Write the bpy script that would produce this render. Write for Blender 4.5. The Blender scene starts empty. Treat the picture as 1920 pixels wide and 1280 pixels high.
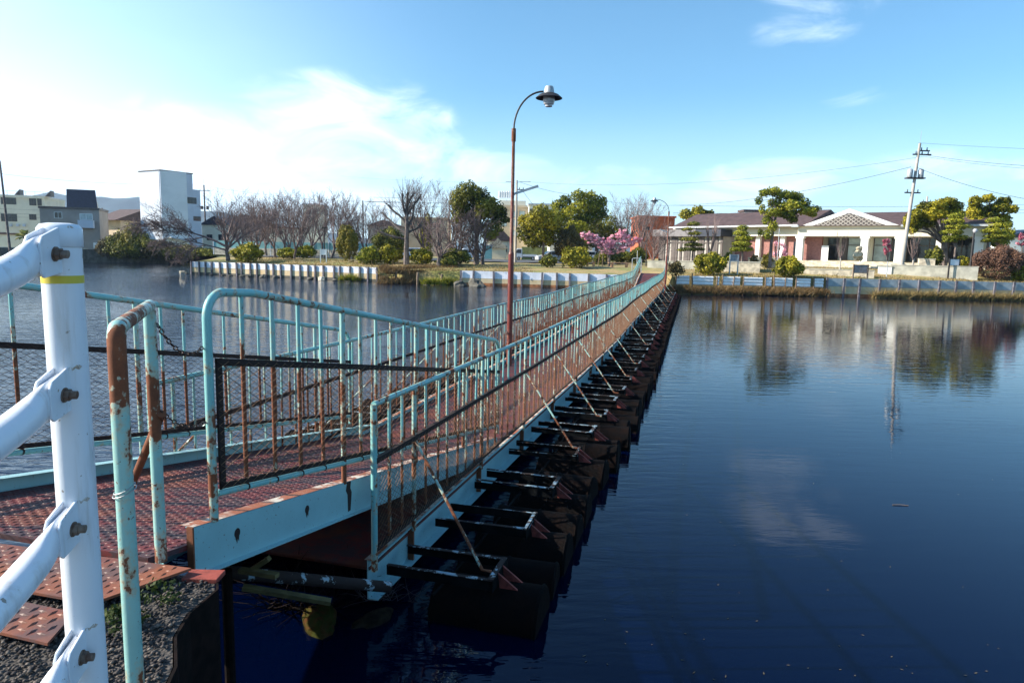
import bpy, math, random
import numpy as np
from math import sin, cos, tan, pi, radians, sqrt, atan, atan2
from mathutils import Vector, Matrix
random.seed(7)
S = bpy.context.scene
COL = S.collection

# ------------------------------------------------------------------ camera
FPX = 1280.0; EYE = 3.0
PITCH = atan(168 / 1280.0); ROLL = radians(1.2)
cf = Vector((0, cos(PITCH), -sin(PITCH)))
_u0 = Vector((0, sin(PITCH), cos(PITCH))); _r0 = Vector((1, 0, 0))
cr = _r0 * cos(ROLL) + _u0 * sin(ROLL); cu = _u0 * cos(ROLL) - _r0 * sin(ROLL)
cam = bpy.data.cameras.new("camera"); cam.lens = 24; cam.sensor_width = 36
cam.clip_start = 0.05; cam.clip_end = 20000
co = bpy.data.objects.new("camera", cam); COL.objects.link(co)
m = Matrix((cr, cu, -cf)).transposed().to_4x4(); m.translation = Vector((0, 0, EYE))
co.matrix_world = m; S.camera = co

# ------------------------------------------------------------------ light
SUN_AZ = radians(-93); SUN_EL = radians(29)       # azimuth from +Y towards +X
sd = Vector((sin(SUN_AZ) * cos(SUN_EL), cos(SUN_AZ) * cos(SUN_EL), sin(SUN_EL)))
sun = bpy.data.lights.new("sun", 'SUN'); sun.energy = 5.0; sun.angle = radians(0.5); sun.color = (1, 0.91, 0.77)
so = bpy.data.objects.new("sun", sun); COL.objects.link(so)
so.rotation_euler = (-sd).to_track_quat('-Z', 'Y').to_euler(); so.location = (-20, 0, 30)
S.view_settings.view_transform = 'Standard'; S.view_settings.look = 'None'
S.view_settings.exposure = 1.08; S.view_settings.gamma = 1.0
W = bpy.data.worlds.new("World"); S.world = W; W.use_nodes = True
nt = W.node_tree; nt.nodes.clear()
def N(nt, t, **k):
    n = nt.nodes.new(t)
    for a, b in k.items():
        if a.startswith('_'): setattr(n, a[1:], b)
        else: n.inputs[a.replace('__', ' ')].default_value = b
    return n
def mth(nt, op, a, b=None, c=None, clamp=False):
    n = nt.nodes.new('ShaderNodeMath'); n.operation = op; n.use_clamp = clamp
    for i, x in enumerate((a, b, c)):
        if x is None: continue
        if isinstance(x, (int, float)): n.inputs[i].default_value = x
        else: nt.links.new(x, n.inputs[i])
    return n.outputs[0]
def mixc(nt, f, a, b, op='MIX'):
    n = nt.nodes.new('ShaderNodeMix'); n.data_type = 'RGBA'; n.blend_type = op
    for i, x in ((0, f), (6, a), (7, b)):
        if isinstance(x, (int, float)): n.inputs[i].default_value = x
        elif isinstance(x, tuple): n.inputs[i].default_value = (*x[:3], 1)
        else: nt.links.new(x, n.inputs[i])
    return n.outputs[2]
def sstep(nt, x, lo, hi):
    n = nt.nodes.new('ShaderNodeMapRange'); n.interpolation_type = 'SMOOTHSTEP'
    nt.links.new(x, n.inputs[0]); n.inputs[1].default_value = lo; n.inputs[2].default_value = hi
    return n.outputs[0]
sky = N(nt, 'ShaderNodeTexSky', _sky_type='NISHITA', _sun_disc=False, _sun_elevation=SUN_EL,
        _sun_rotation=SUN_AZ, _altitude=0, _air_density=1.0, _dust_density=0.6, _ozone_density=2.0)
tc = nt.nodes.new('ShaderNodeTexCoord')
sp = nt.nodes.new('ShaderNodeSeparateXYZ'); nt.links.new(tc.outputs['Generated'], sp.inputs[0])
azn = mth(nt, 'ARCTAN2', sp.outputs[0], sp.outputs[1]); eln = mth(nt, 'ARCSINE', sp.outputs[2])
cb = nt.nodes.new('ShaderNodeCombineXYZ'); nt.links.new(azn, cb.inputs[0]); nt.links.new(mth(nt, 'MULTIPLY', eln, 2.4), cb.inputs[1])
n1 = N(nt, 'ShaderNodeTexNoise', Scale=7.0, Detail=10.0, Roughness=0.62, Distortion=0.9); nt.links.new(cb.outputs[0], n1.inputs['Vector'])
n2 = N(nt, 'ShaderNodeTexNoise', Scale=2.2, Detail=4.0, Roughness=0.55); nt.links.new(cb.outputs[0], n2.inputs['Vector'])
acc = None
# banks of cloud: azimuth, elevation, half width, half height (degrees), density
for (a_, e_, wa, we, st) in [(-14.0, 9.6, 10.5, 4.4, 1.0), (-9.0, 7.4, 9.5, 2.8, 1.0), (-3.0, 6.2, 8, 2.2, .9), (-22, 6.6, 14, 5.0, .9), (-8, 4.0, 16, 2.0, .7), (23.5, 19.5, 6.5, 3.2, .6), (21.5, 16.2, 4.5, 1.6, .5),
        (25, 11.6, 3.8, 1.0, .35), (20.5, 5.8, 7.5, 2.0, 1.0), (17.0, 4.4, 6.5, 1.3, .9), (6, 5.6, 9, 1.9, .55), (33, 6.2, 9, 1.9, .45), (-33.5, 18.5, 4, 1.2, .5), 
        (70, 14, 20, 4, .6), (140, 12, 26, 4, .6)]:
    dx = mth(nt, 'MULTIPLY', mth(nt, 'SUBTRACT', azn, radians(a_)), 1 / radians(wa)); dy = mth(nt, 'MULTIPLY', mth(nt, 'SUBTRACT', eln, radians(e_)), 1 / radians(we))
    q = mth(nt, 'SUBTRACT', 1.0, mth(nt, 'ADD', mth(nt, 'MULTIPLY', dx, dx), mth(nt, 'MULTIPLY', dy, dy)))
    q = mth(nt, 'MULTIPLY', mth(nt, 'MAXIMUM', q, 0.0), st); acc = q if acc is None else mth(nt, 'MAXIMUM', acc, q)
tex = mth(nt, 'ADD', mth(nt, 'MULTIPLY', n1.outputs[0], 2.1), mth(nt, 'MULTIPLY', n2.outputs[0], .9))
cl = sstep(nt, mth(nt, 'ADD', mth(nt, 'MULTIPLY', acc, .62), tex), 1.45, 2.5)
cl = mth(nt, 'MULTIPLY', cl, sstep(nt, acc, 0.0, .35))
left = mth(nt, 'MULTIPLY', sstep(nt, mth(nt, 'MULTIPLY', azn, -1), radians(2), radians(50)), sstep(nt, azn, radians(-120), radians(-80)))
low = sstep(nt, mth(nt, 'MULTIPLY', eln, -1), radians(-30), radians(-1))
veil = mth(nt, 'MULTIPLY', left, mth(nt, 'ADD', .12, mth(nt, 'MULTIPLY', low, .88)))
veil = mth(nt, 'ADD', veil, mth(nt, 'MULTIPLY', sstep(nt, mth(nt, 'MULTIPLY', eln, -1), radians(-13), radians(0)), .48))
veil = mth(nt, 'MULTIPLY', veil, mth(nt, 'ADD', .6, mth(nt, 'MULTIPLY', n2.outputs[0], .8)))
tint = mixc(nt, 1.0, sky.outputs[0], (0.80, 1.24, 1.36), 'MULTIPLY')
skyc = mixc(nt, mth(nt, 'MULTIPLY', veil, 1.0, clamp=True), tint, (8.6, 10.6, 12.2))
skyc = mixc(nt, mth(nt, 'MULTIPLY', cl, .62, clamp=True), skyc, (10.8, 11.8, 12.8))
bg = nt.nodes.new('ShaderNodeBackground'); nt.links.new(skyc, bg.inputs[0]); bg.inputs[1].default_value = 0.078
ow = nt.nodes.new('ShaderNodeOutputWorld'); nt.links.new(bg.outputs[0], ow.inputs[0])
try: S.cycles.max_bounces = 6; S.cycles.transparent_max_bounces = 8
except Exception: pass

# ------------------------------------------------------------------ pixel -> place helpers (photo is 1920x1280)
def ray(px, py): return cf + cr * ((px - 960) / FPX) - cu * ((py - 640) / FPX)
def onz(px, py, z):
    d = ray(px, py); t = (z - EYE) / d.z; return Vector((0, 0, EYE)) + d * t
def ony(px, py, Y):
    d = ray(px, py); return Vector((0, 0, EYE)) + d * (Y / d.y)
def bx(px, Y, z):
    k = (px - 960) / FPX; dz = z - EYE
    return (k * (Y * cf.y + dz * cf.z) - Y * cr.y - dz * cr.z) / cr.x
def hz(px, py, Y): return ony(px, py, Y).z

# ------------------------------------------------------------------ materials
MATS = {}
def newmat(name):
    m = bpy.data.materials.new(name); m.use_nodes = True; nt = m.node_tree
    b = nt.nodes['Principled BSDF']; MATS[name] = m; return m, nt, b
def ocoord(nt, rnd=True):
    t = nt.nodes.new('ShaderNodeTexCoord')
    if not rnd: return t.outputs['Object']
    oi = nt.nodes.new('ShaderNodeObjectInfo')
    v = nt.nodes.new('ShaderNodeVectorMath'); v.operation = 'MULTIPLY_ADD'
    c = nt.nodes.new('ShaderNodeCombineXYZ')
    for i in range(3): nt.links.new(oi.outputs['Random'], c.inputs[i])
    nt.links.new(c.outputs[0], v.inputs[0]); v.inputs[1].default_value = (37, 53, 71)
    nt.links.new(t.outputs['Object'], v.inputs[2]); return v.outputs[0]
def nse(nt, vec, scale, detail=4, rough=.55, dist=0, vscale=None):
    if vscale:
        mp = nt.nodes.new('ShaderNodeMapping'); mp.inputs['Scale'].default_value = vscale
        nt.links.new(vec, mp.inputs[0]); vec = mp.outputs[0]
    n = N(nt, 'ShaderNodeTexNoise', Scale=float(scale), Detail=float(detail), Roughness=rough, Distortion=float(dist))
    nt.links.new(vec, n.inputs['Vector']); return n.outputs[0]
def bump(nt, b, h, strength=.3, dist=.01):
    n = nt.nodes.new('ShaderNodeBump'); n.inputs['Strength'].default_value = strength; n.inputs['Distance'].default_value = dist
    nt.links.new(h, n.inputs['Height']); nt.links.new(n.outputs[0], b.inputs['Normal'])
def simple(name, col, rough=.7, var=.25, scale=3, col2=None, metal=0, bmp=0, bscale=30, rnd=True, spec=None):
    m, nt, b = newmat(name); v = ocoord(nt, rnd)
    n = nse(nt, v, scale, 6)
    c2 = col2 or tuple(c * (1 - var) for c in col); c1 = col if col2 else tuple(min(1, c * (1 + var)) for c in col)
    nt.links.new(mixc(nt, sstep(nt, n, .35, .65), c2, c1), b.inputs['Base Color'])
    b.inputs['Roughness'].default_value = rough; b.inputs['Metallic'].default_value = metal
    if spec is not None: b.inputs['Specular IOR Level'].default_value = spec
    if bmp: bump(nt, b, nse(nt, v, bscale, 4), bmp, .01)
    return m
def painted(name, col, bias=0.0, creamy=True, rough=.42, attr=True, dark=False):
    """old paint that flakes to an undercoat and rust; vertex attribute 'rust' says how far gone it is"""
    m, nt, b = newmat(name); v = ocoord(nt)
    a1 = nse(nt, v, 9, 8, .62, .4, (1, 1, .55)); a2 = nse(nt, v, 34, 5, .6); a3 = nse(nt, v, 2.1, 3)
    s = mth(nt, 'ADD', mth(nt, 'MULTIPLY', a1, .6), mth(nt, 'MULTIPLY', a2, .28))
    s = mth(nt, 'ADD', s, mth(nt, 'MULTIPLY', a3, .22))
    if attr:
        at = nt.nodes.new('ShaderNodeAttribute'); at.attribute_name = 'rust'
        s = mth(nt, 'ADD', s, mth(nt, 'MULTIPLY', at.outputs['Fac'], .34))
    s = mth(nt, 'ADD', s, bias - .02)
    rust = sstep(nt, s, .685, .715)
    fl = mth(nt, 'MULTIPLY', sstep(nt, nse(nt, v, 55, 3, .65, .5), .655, .69), .85)
    rust = mth(nt, 'MAXIMUM', rust, fl)
    wear = sstep(nt, s, .62, .70)
    pv = mixc(nt, nse(nt, v, 5, 5), tuple(c * .86 for c in col), tuple(min(1, c * 1.12) for c in col))
    und = mixc(nt, nse(nt, v, 14, 3), (.50, .47, .36), (.42, .27, .12))
    base = mixc(nt, mth(nt, 'MULTIPLY', wear, .75 if creamy else .35), pv, und)
    rc = mixc(nt, nse(nt, v, 22, 6, .7), (.010, .006, .006) if dark else (.055, .018, .012), (.035, .016, .012) if dark else (.30, .095, .035))
    nt.links.new(mixc(nt, rust, base, rc), b.inputs['Base Color'])
    rr = nt.nodes.new('ShaderNodeMix'); nt.links.new(rust, rr.inputs[0]); rr.inputs[2].default_value = rough; rr.inputs[3].default_value = .9
    nt.links.new(rr.outputs[0], b.inputs['Roughness'])
    bump(nt, b, mth(nt, 'ADD', mth(nt, 'MULTIPLY', rust, -.7), mth(nt, 'MULTIPLY', a2, .5)), .5, .004)
    return m
TQ = (.21, .48, .475)
painted('turquoise', TQ, .045); painted('turquoise_old', (.28, .50, .47), .085)
painted('girder_paint', (.28, .49, .52), -.02)
painted('bar_black', (.02, .035, .035), .22, dark=True, creamy=False, rough=.8)
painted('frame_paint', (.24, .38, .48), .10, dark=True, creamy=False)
simple('frame_web', (.004, .005, .006), .95, .5, 8, spec=.1)  # webs near black: their shade is painted in, only the top flanges stay light
simple('wire', (.10, .055, .04), .7, .5, 20, metal=.2)
simple('wire_sunlit', (.24, .13, .07), .6, .4, 20, metal=.3)  # lighter copy of wire: sunlit tone painted onto one run of the netting
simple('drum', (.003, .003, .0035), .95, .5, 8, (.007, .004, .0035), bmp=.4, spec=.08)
simple('red_lead', (.22, .04, .028), .8, .4, 12, bmp=.3)
painted('lamp_post_paint', (.16, .026, .018), .035, creamy=False)
simple('lamp_post_bare', (.30, .22, .19), .6, .35, 10, (.14, .06, .05))
simple('rusty_dark', (.014, .008, .007), .9, .5, 14, (.005, .004, .004), bmp=.3, spec=.1)
simple('bank_side_shade', (.006, .005, .004), 1, .5, 14, spec=0)  # near-black bank sides: shade of the drop put into the colour
simple('black_iron', (.025, .022, .024), .55, .4, 10)
simple('chain_iron', (.05, .028, .022), .6, .5, 60, metal=.4)
simple('galv', (.42, .44, .46), .45, .15, 6, metal=.3)
simple('weld', (.62, .60, .58), .5, .3, 60, (.40, .30, .22), bmp=.5, bscale=80)
simple('bolt', (.23, .17, .13), .6, .4, 40, (.12, .06, .04), metal=.3)
simple('glass_shade', (.42, .42, .45), .25, .2, 20)
simple('dark_glass', (.02, .025, .035), .08, .2, 2)
simple('curtain_glass', (.32, .40, .42), .12, .2, 1.2)
simple('concrete', (.44, .42, .35), .9, .2, 1.5, bmp=.3, bscale=12)
simple('cast_stone', (.52, .46, .36), .9, .25, 3, bmp=.4, bscale=8)
simple('cream_wall', (.70, .67, .56), .85, .06, .6)
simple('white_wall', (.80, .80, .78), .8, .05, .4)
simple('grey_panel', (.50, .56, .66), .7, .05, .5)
simple('brown_wall', (.30, .27, .25), .85, .1, .6)
simple('tan_wall', (.52, .42, .30), .85, .1, .6)
simple('brick_red', (.29, .14, .125), .9, .15, 5)
simple('orange_brick', (.42, .11, .05), .9, .2, 3)
simple('roof_brown', (.085, .052, .050), .75, .2, 2)
simple('roof_blue', (.014, .020, .040), .45, .2, 3)
simple('canopy', (.16, .15, .16), .6, .15, 2)
simple('window_frame', (.10, .08, .075), .5, .2, 2)
simple('white_metal', (.78, .80, .82), .5, .06, 4)
simple('white_panel', (.74, .75, .82), .6, .10, 1.5)
simple('tan_panel', (.56, .40, .22), .85, .25, 1.2, (.62, .50, .32))
simple('blue_panel', (.30, .35, .38), .6, .2, 1.5)
simple('rust_band', (.30, .12, .05), .9, .4, 3)
simple('pile', (.13, .12, .14), .85, .4, 4)
simple('wood', (.20, .14, .10), .85, .3, 5, bmp=.3)
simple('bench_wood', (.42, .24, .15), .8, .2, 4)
simple('stone', (.13, .12, .10), .9, .4, 2, (.06, .055, .045), bmp=.6, bscale=6)
simple('statue_stone', (.50, .42, .30), .9, .2, 4)
simple('bark', (.14, .11, .10), .95, .4, 3)
simple('twig', (.155, .11, .105), .9, .3, 1)
simple('twig_dark', (.10, .08, .075), .9, .3, 1)
simple('pole_concrete', (.40, .37, .34), .9, .12, 1)
simple('cable', (.03, .03, .035), .6, .1, 1)
simple('car_white', (.75, .76, .78), .3, .03, 1); simple('car_silver', (.42, .44, .46), .3, .05, 1)
simple('car_dark', (.05, .06, .08), .3, .05, 1)
simple('rubber', (.02, .02, .02), .9, .2, 5); simple('alloy', (.5, .5, .52), .35, .1, 5, metal=.8)
simple('red_light', (.45, .02, .015), .3, .1, 5)
simple('teal_screen', (.20, .42, .42), .5, .1, 1)
simple('yellow_green', (.30, .30, .10), .9, .2, 2)
simple('asphalt', (.075, .078, .085), .9, .15, 1)
simple('sign_face', (.78, .80, .82), .5, .04, 2); simple('sign_grey', (.26, .27, .30), .6, .2, 6)
simple('sign_brown', (.28, .24, .23), .7, .2, 5)
simple('leaf_litter', (.13, .10, .05), .9, .4, 20)
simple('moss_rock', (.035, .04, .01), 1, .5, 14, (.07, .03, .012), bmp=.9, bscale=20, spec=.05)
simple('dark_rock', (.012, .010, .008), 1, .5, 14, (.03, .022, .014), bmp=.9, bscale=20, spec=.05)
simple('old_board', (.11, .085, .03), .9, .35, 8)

m, nt, b = newmat('yellow_band'); b.inputs['Base Color'].default_value = (.62, .50, .05, 1); b.inputs['Roughness'].default_value = .6
m, nt, b = newmat('white_coat'); v = ocoord(nt, False)
nt.links.new(mixc(nt, sstep(nt, nse(nt, v, 40, 4), .68, .71), mixc(nt, mth(nt, 'MULTIPLY', sstep(nt, nse(nt, v, 26, 6, .6, 0, (1, 1, .09)), .52, .74), .5), mixc(nt, nse(nt, v, 4, 5), (.66, .70, .78), (.80, .82, .86)), (.42, .36, .30)), (.30, .26, .22)), b.inputs['Base Color'])
b.inputs['Roughness'].default_value = .38; bump(nt, b, nse(nt, v, 120, 3), .12, .002)

# deck: worn red paint over grey steel
def deckmat(name, c1, c2, c3, bias=0):
    m, nt, b = newmat(name); v = ocoord(nt, False)
    a = nse(nt, v, 5, 8, .65, .3); c = nse(nt, v, 38, 4)
    k = mth(nt, 'ADD', mth(nt, 'MULTIPLY', a, .75), mth(nt, 'MULTIPLY', c, .28))
    k = mth(nt, 'ADD', k, bias)
    col = mixc(nt, sstep(nt, k, .45, .56), c1, c2)
    col = mixc(nt, sstep(nt, nse(nt, v, 1.7, 4), .5, .64), col, c3)
    nt.links.new(col, b.inputs['Base Color']); b.inputs['Roughness'].default_value = .62
    bump(nt, b, c, .4, .003); return m
deckmat('deck', (.14, .018, .018), (.065, .030, .034), (.17, .04, .020))
deckmat('plate', (.18, .05, .032), (.11, .055, .05), (.24, .075, .035))
deckmat('flange', (.62, .58, .50), (.34, .10, .04), (.30, .09, .035), .0)

def leafmat(name, cols, rough=.6):
    m, nt, b = newmat(name)
    at = nt.nodes.new('ShaderNodeAttribute'); at.attribute_name = 'tint'
    r = nt.nodes.new('ShaderNodeValToRGB'); nt.links.new(at.outputs['Fac'], r.inputs[0])
    e = r.color_ramp.elements; e[0].color = (*cols[0], 1); e[-1].color = (*cols[-1], 1)
    for i, c in enumerate(cols[1:-1]):
        x = e.new((i + 1) / (len(cols) - 1)); x.color = (*c, 1)
    nt.links.new(r.outputs[0], b.inputs['Base Color']); b.inputs['Roughness'].default_value = rough
    b.inputs['Specular IOR Level'].default_value = .25
    tr = nt.nodes.new('ShaderNodeBsdfTranslucent'); nt.links.new(r.outputs[0], tr.inputs[0])
    mx = nt.nodes.new('ShaderNodeMixShader'); mx.inputs[0].default_value = .22
    nt.links.new(b.outputs[0], mx.inputs[1]); nt.links.new(tr.outputs[0], mx.inputs[2])
    nt.links.new(mx.outputs[0], nt.nodes['Material Output'].inputs[0]); return m
leafmat('leaf_olive', [(.05, .06, .006), (.25, .23, .017), (.50, .41, .03)])
leafmat('leaf_dark', [(.02, .036, .008), (.12, .13, .02), (.33, .30, .04)])
leafmat('leaf_deep', [(.015, .03, .008), (.035, .055, .012), (.07, .09, .02)])  # deep greens for the low weeds on the landing
leafmat('leaf_green', [(.045, .07, .008), (.21, .225, .02), (.43, .39, .03)])
leafmat('leaf_yellow', [(.12, .11, .02), (.22, .19, .03), (.30, .24, .04)])
leafmat('leaf_brown', [(.05, .045, .02), (.11, .085, .03), (.16, .13, .045)])
leafmat('leaf_redbrown', [(.10, .055, .04), (.17, .09, .06), (.24, .13, .08)])
leafmat('blossom', [(.80, .28, .42), (.95, .50, .62), (.99, .74, .80)])
leafmat('blossom_deep', [(.35, .07, .12), (.55, .16, .22), (.65, .28, .34)])
leafmat('grass_dry', [(.24, .17, .07), (.38, .28, .12), (.20, .17, .06)])
leafmat('reed', [(.16, .09, .045), (.28, .18, .08), (.13, .10, .04)])
leafmat('pine_leaf', [(.05, .08, .010), (.22, .235, .02), (.44, .41, .04)])

# ground: dry winter lawn
m, nt, b = newmat('lawn'); v = ocoord(nt, False)
k = nse(nt, v, .35, 6, .6); k2 = nse(nt, v, 6, 5)
col = mixc(nt, sstep(nt, k, .42, .6), (.38, .28, .12), (.21, .23, .06))
col = mixc(nt, mth(nt, 'MULTIPLY', k2, .55), col, (.22, .15, .08))
nt.links.new(col, b.inputs['Base Color']); b.inputs['Roughness'].default_value = 1; bump(nt, b, k2, .8, .08)
m, nt, b = newmat('earth'); v = ocoord(nt, False); k = nse(nt, v, 3, 8, .7)
nt.links.new(mixc(nt, k, (.03, .025, .02), (.13, .10, .075)), b.inputs['Base Color']); b.inputs['Roughness'].default_value = 1; bump(nt, b, k, .8, .05)
m, nt, b = newmat('gravel_ground'); v = ocoord(nt, False)
vo = N(nt, 'ShaderNodeTexVoronoi', Scale=60.0); nt.links.new(v, vo.inputs['Vector'])
nt.links.new(mixc(nt, vo.outputs['Distance'], (.10, .09, .085), (.02, .018, .018)), b.inputs['Base Color']); b.inputs['Roughness'].default_value = 1
bump(nt, b, mth(nt, 'MULTIPLY', vo.outputs['Distance'], -1), .9, .01)
leafmat('pebble', [(.04, .036, .04), (.11, .095, .09), (.24, .20, .17)], .8)
simple('hill_woods', (.025, .045, .05), 1, .4, .01)

# water
m, nt, b = newmat('pond_water'); v = ocoord(nt, False)
b.inputs['Base Color'].default_value = (.0001, .0020, .015, 1); b.inputs['Roughness'].default_value = .015
b.inputs['IOR'].default_value = 1.31; b.inputs['Specular Tint'].default_value = (.12, .50, 1.0, 1)
w1 = nse(nt, v, 1.0, 3, .5, .5, (1.0, 4.2, 1)); w2 = nse(nt, v, 3.2, 3, .55, .3, (1.0, 2.6, 1)); w3 = nse(nt, v, .05, 3, .5)
sx = nt.nodes.new('ShaderNodeSeparateXYZ'); nt.links.new(v, sx.inputs[0])
side = sstep(nt, mth(nt, 'SUBTRACT', mth(nt, 'MULTIPLY', sx.outputs[1], .27), sx.outputs[0]), -1.0, 6.0)   # wind reaches the open side past the bridge
far = sstep(nt, sx.outputs[1], 6.0, 30.0)
amp = mth(nt, 'ADD', mth(nt, 'MULTIPLY', side, .75), mth(nt, 'MULTIPLY', far, .10))
amp = mth(nt, 'ADD', mth(nt, 'MULTIPLY', amp, mth(nt, 'ADD', .35, sstep(nt, w3, .35, .65))), .018)
hh = mth(nt, 'ADD', mth(nt, 'MULTIPLY', w1, 1.0), mth(nt, 'MULTIPLY', w2, .35))
hh = mth(nt, 'MULTIPLY', hh, amp)
bump(nt, b, hh, 1.0, .075)

# ------------------------------------------------------------------ mesh builder
class MB:
    def __init__(s): s.v = []; s.f = []; s.r = []
    def add(s, vs, fs, r=0.0):
        o = len(s.v); s.v += [tuple(p) for p in vs]; s.f += [tuple(i + o for i in f) for f in fs]
        s.r += list(r) if isinstance(r, (list, tuple)) else [r] * len(vs)
    def box(s, x0, x1, y0, y1, z0, z1, r=0.0, M=None):
        vs = [Vector(p) for p in ((x0,y0,z0),(x1,y0,z0),(x1,y1,z0),(x0,y1,z0),(x0,y0,z1),(x1,y0,z1),(x1,y1,z1),(x0,y1,z1))]
        if M: vs = [M @ p for p in vs]
        s.add(vs, [(0,3,2,1),(4,5,6,7),(0,1,5,4),(1,2,6,5),(2,3,7,6),(3,0,4,7)], r)
    def prism(s, poly, d, r=0.0):
        """closed polygon (list of Vectors) pushed along d"""
        n = len(poly); vs = [Vector(p) for p in poly]; vs += [p + Vector(d) for p in vs]
        fs = [tuple(range(n))[::-1], tuple(range(n, 2*n))] + [(i, (i+1) % n, (i+1) % n + n, i + n) for i in range(n)]
        s.add(vs, fs, r)
    def tube(s, pts, rad, n=6, rust=0.0, cap=True, flat=None):
        pts = [Vector(p) for p in pts]; k = len(pts)
        rad = rad if isinstance(rad, (list, tuple)) else [rad] * k
        rust = rust if isinstance(rust, (list, tuple)) else [rust] * k
        vs = []; rs = []; ref = None
        for i, p in enumerate(pts):
            t = (pts[min(i+1, k-1)] - pts[max(i-1, 0)])
            if t.length < 1e-9: t = Vector((0, 0, 1))
            t.normalize()
            if ref is None: ref = Vector((0, 0, 1)) if abs(t.z) < .9 else Vector((1, 0, 0))
            a = t.cross(ref)
            if a.length < 1e-6: a = t.orthogonal()
            a.normalize(); b_ = a.cross(t).normalized(); ref = b_
            for j in range(n):
                th = 2 * pi * j / n + pi / n
                vs.append(p + a * (cos(th) * rad[i]) + b_ * (sin(th) * rad[i])); rs.append(rust[i])
        fs = []
        for i in range(k - 1):
            for j in range(n):
                q = (j + 1) % n; fs.append((i*n+j, i*n+q, (i+1)*n+q, (i+1)*n+j))
        if cap: fs.append(tuple(range(n))); fs.append(tuple(range((k-1)*n, k*n))[::-1])
        s.add(vs, fs, rs)
    def lathe(s, c, prof, n=16, rust=0.0):
        """prof: list of (radius, z) around vertical axis at c"""
        c = Vector(c); vs = []
        for (r, z) in prof:
            for j in range(n): vs.append(c + Vector((r*cos(2*pi*j/n), r*sin(2*pi*j/n), z)))
        k = len(prof); fs = [(i*n+j, i*n+(j+1) % n, (i+1)*n+(j+1) % n, (i+1)*n+j) for i in range(k-1) for j in range(n)]
        fs.append(tuple(range(n))[::-1]); fs.append(tuple(range((k-1)*n, k*n))); s.add(vs, fs, rust)
    def build(s, name, mat, parent=None, loc=None, smooth=False, bevel=0):
        me = bpy.data.meshes.new(name); me.from_pydata(s.v, [], s.f); me.validate(verbose=False)
        if len(s.r) == len(me.vertices):
            a = me.attributes.new('rust', 'FLOAT', 'POINT'); a.data.foreach_set('value', s.r)
        me.materials.append(MATS[mat])
        if smooth:
            me.polygons.foreach_set('use_smooth', [True] * len(me.polygons))
            try: me.set_sharp_from_angle(angle=radians(50))
            except Exception: pass
        o = bpy.data.objects.new(name, me); COL.objects.link(o)
        if parent: o.parent = parent
        if loc is not None: o.location = loc
        if bevel:
            bm_ = o.modifiers.new('bevel', 'BEVEL'); bm_.width = bevel; bm_.segments = 2; bm_.limit_method = 'ANGLE'
        return o
def tag(o, label=None, cat=None, group=None, kind=None):
    if label: o['label'] = label
    if cat: o['category'] = cat
    if group: o['group'] = group
    if kind: o['kind'] = kind
    return o
def thing(name, label, cat, loc=(0, 0, 0), rz=0, group=None):
    o = bpy.data.objects.new(name, None); COL.objects.link(o); o.location = loc; o.rotation_euler = (0, 0, rz)
    o.empty_display_size = .2
    return tag(o, label, cat, group)
def dup(root, loc=None, rz=None, sc=None, label=None, group=None):
    r = root.copy(); COL.objects.link(r)
    for ch in list(root.children):
        c = ch.copy(); COL.objects.link(c); c.parent = r
        for g in list(ch.children):
            d = g.copy(); COL.objects.link(d); d.parent = c
    if loc is not None: r.location = loc
    if rz is not None: r.rotation_euler = (0, 0, rz)
    if sc is not None: r.scale = sc if not isinstance(sc, (int, float)) else (sc, sc, sc)
    if label: r['label'] = label
    if group: r['group'] = group
    return r
def cpy(o, parent, loc=None, rot=None, sc=None):
    c = o.copy(); COL.objects.link(c); c.parent = parent
    if loc is not None: c.location = loc
    if rot is not None: c.rotation_euler = rot
    if sc is not None: c.scale = sc if not isinstance(sc, (int, float)) else (sc, sc, sc)
    return c
def npmesh(name, V, Fq, mat, tint=None, parent=None, loc=None):
    me = bpy.data.meshes.new(name); n = len(V); q = len(Fq); w = Fq.shape[1]
    me.vertices.add(n); me.vertices.foreach_set('co', V.astype(np.float32).ravel())
    me.loops.add(q * w); me.loops.foreach_set('vertex_index', Fq.astype(np.int32).ravel())
    me.polygons.add(q); me.polygons.foreach_set('loop_start', np.arange(0, q * w, w, dtype=np.int32))
    me.polygons.foreach_set('loop_total', np.full(q, w, dtype=np.int32))
    if tint is not None:
        a = me.attributes.new('tint', 'FLOAT', 'POINT'); a.data.foreach_set('value', tint.astype(np.float32))
    me.materials.append(MATS[mat]); me.update(calc_edges=True); me.validate()
    o = bpy.data.objects.new(name, me); COL.objects.link(o)
    if parent: o.parent = parent
    if loc is not None: o.location = loc
    return o
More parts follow.
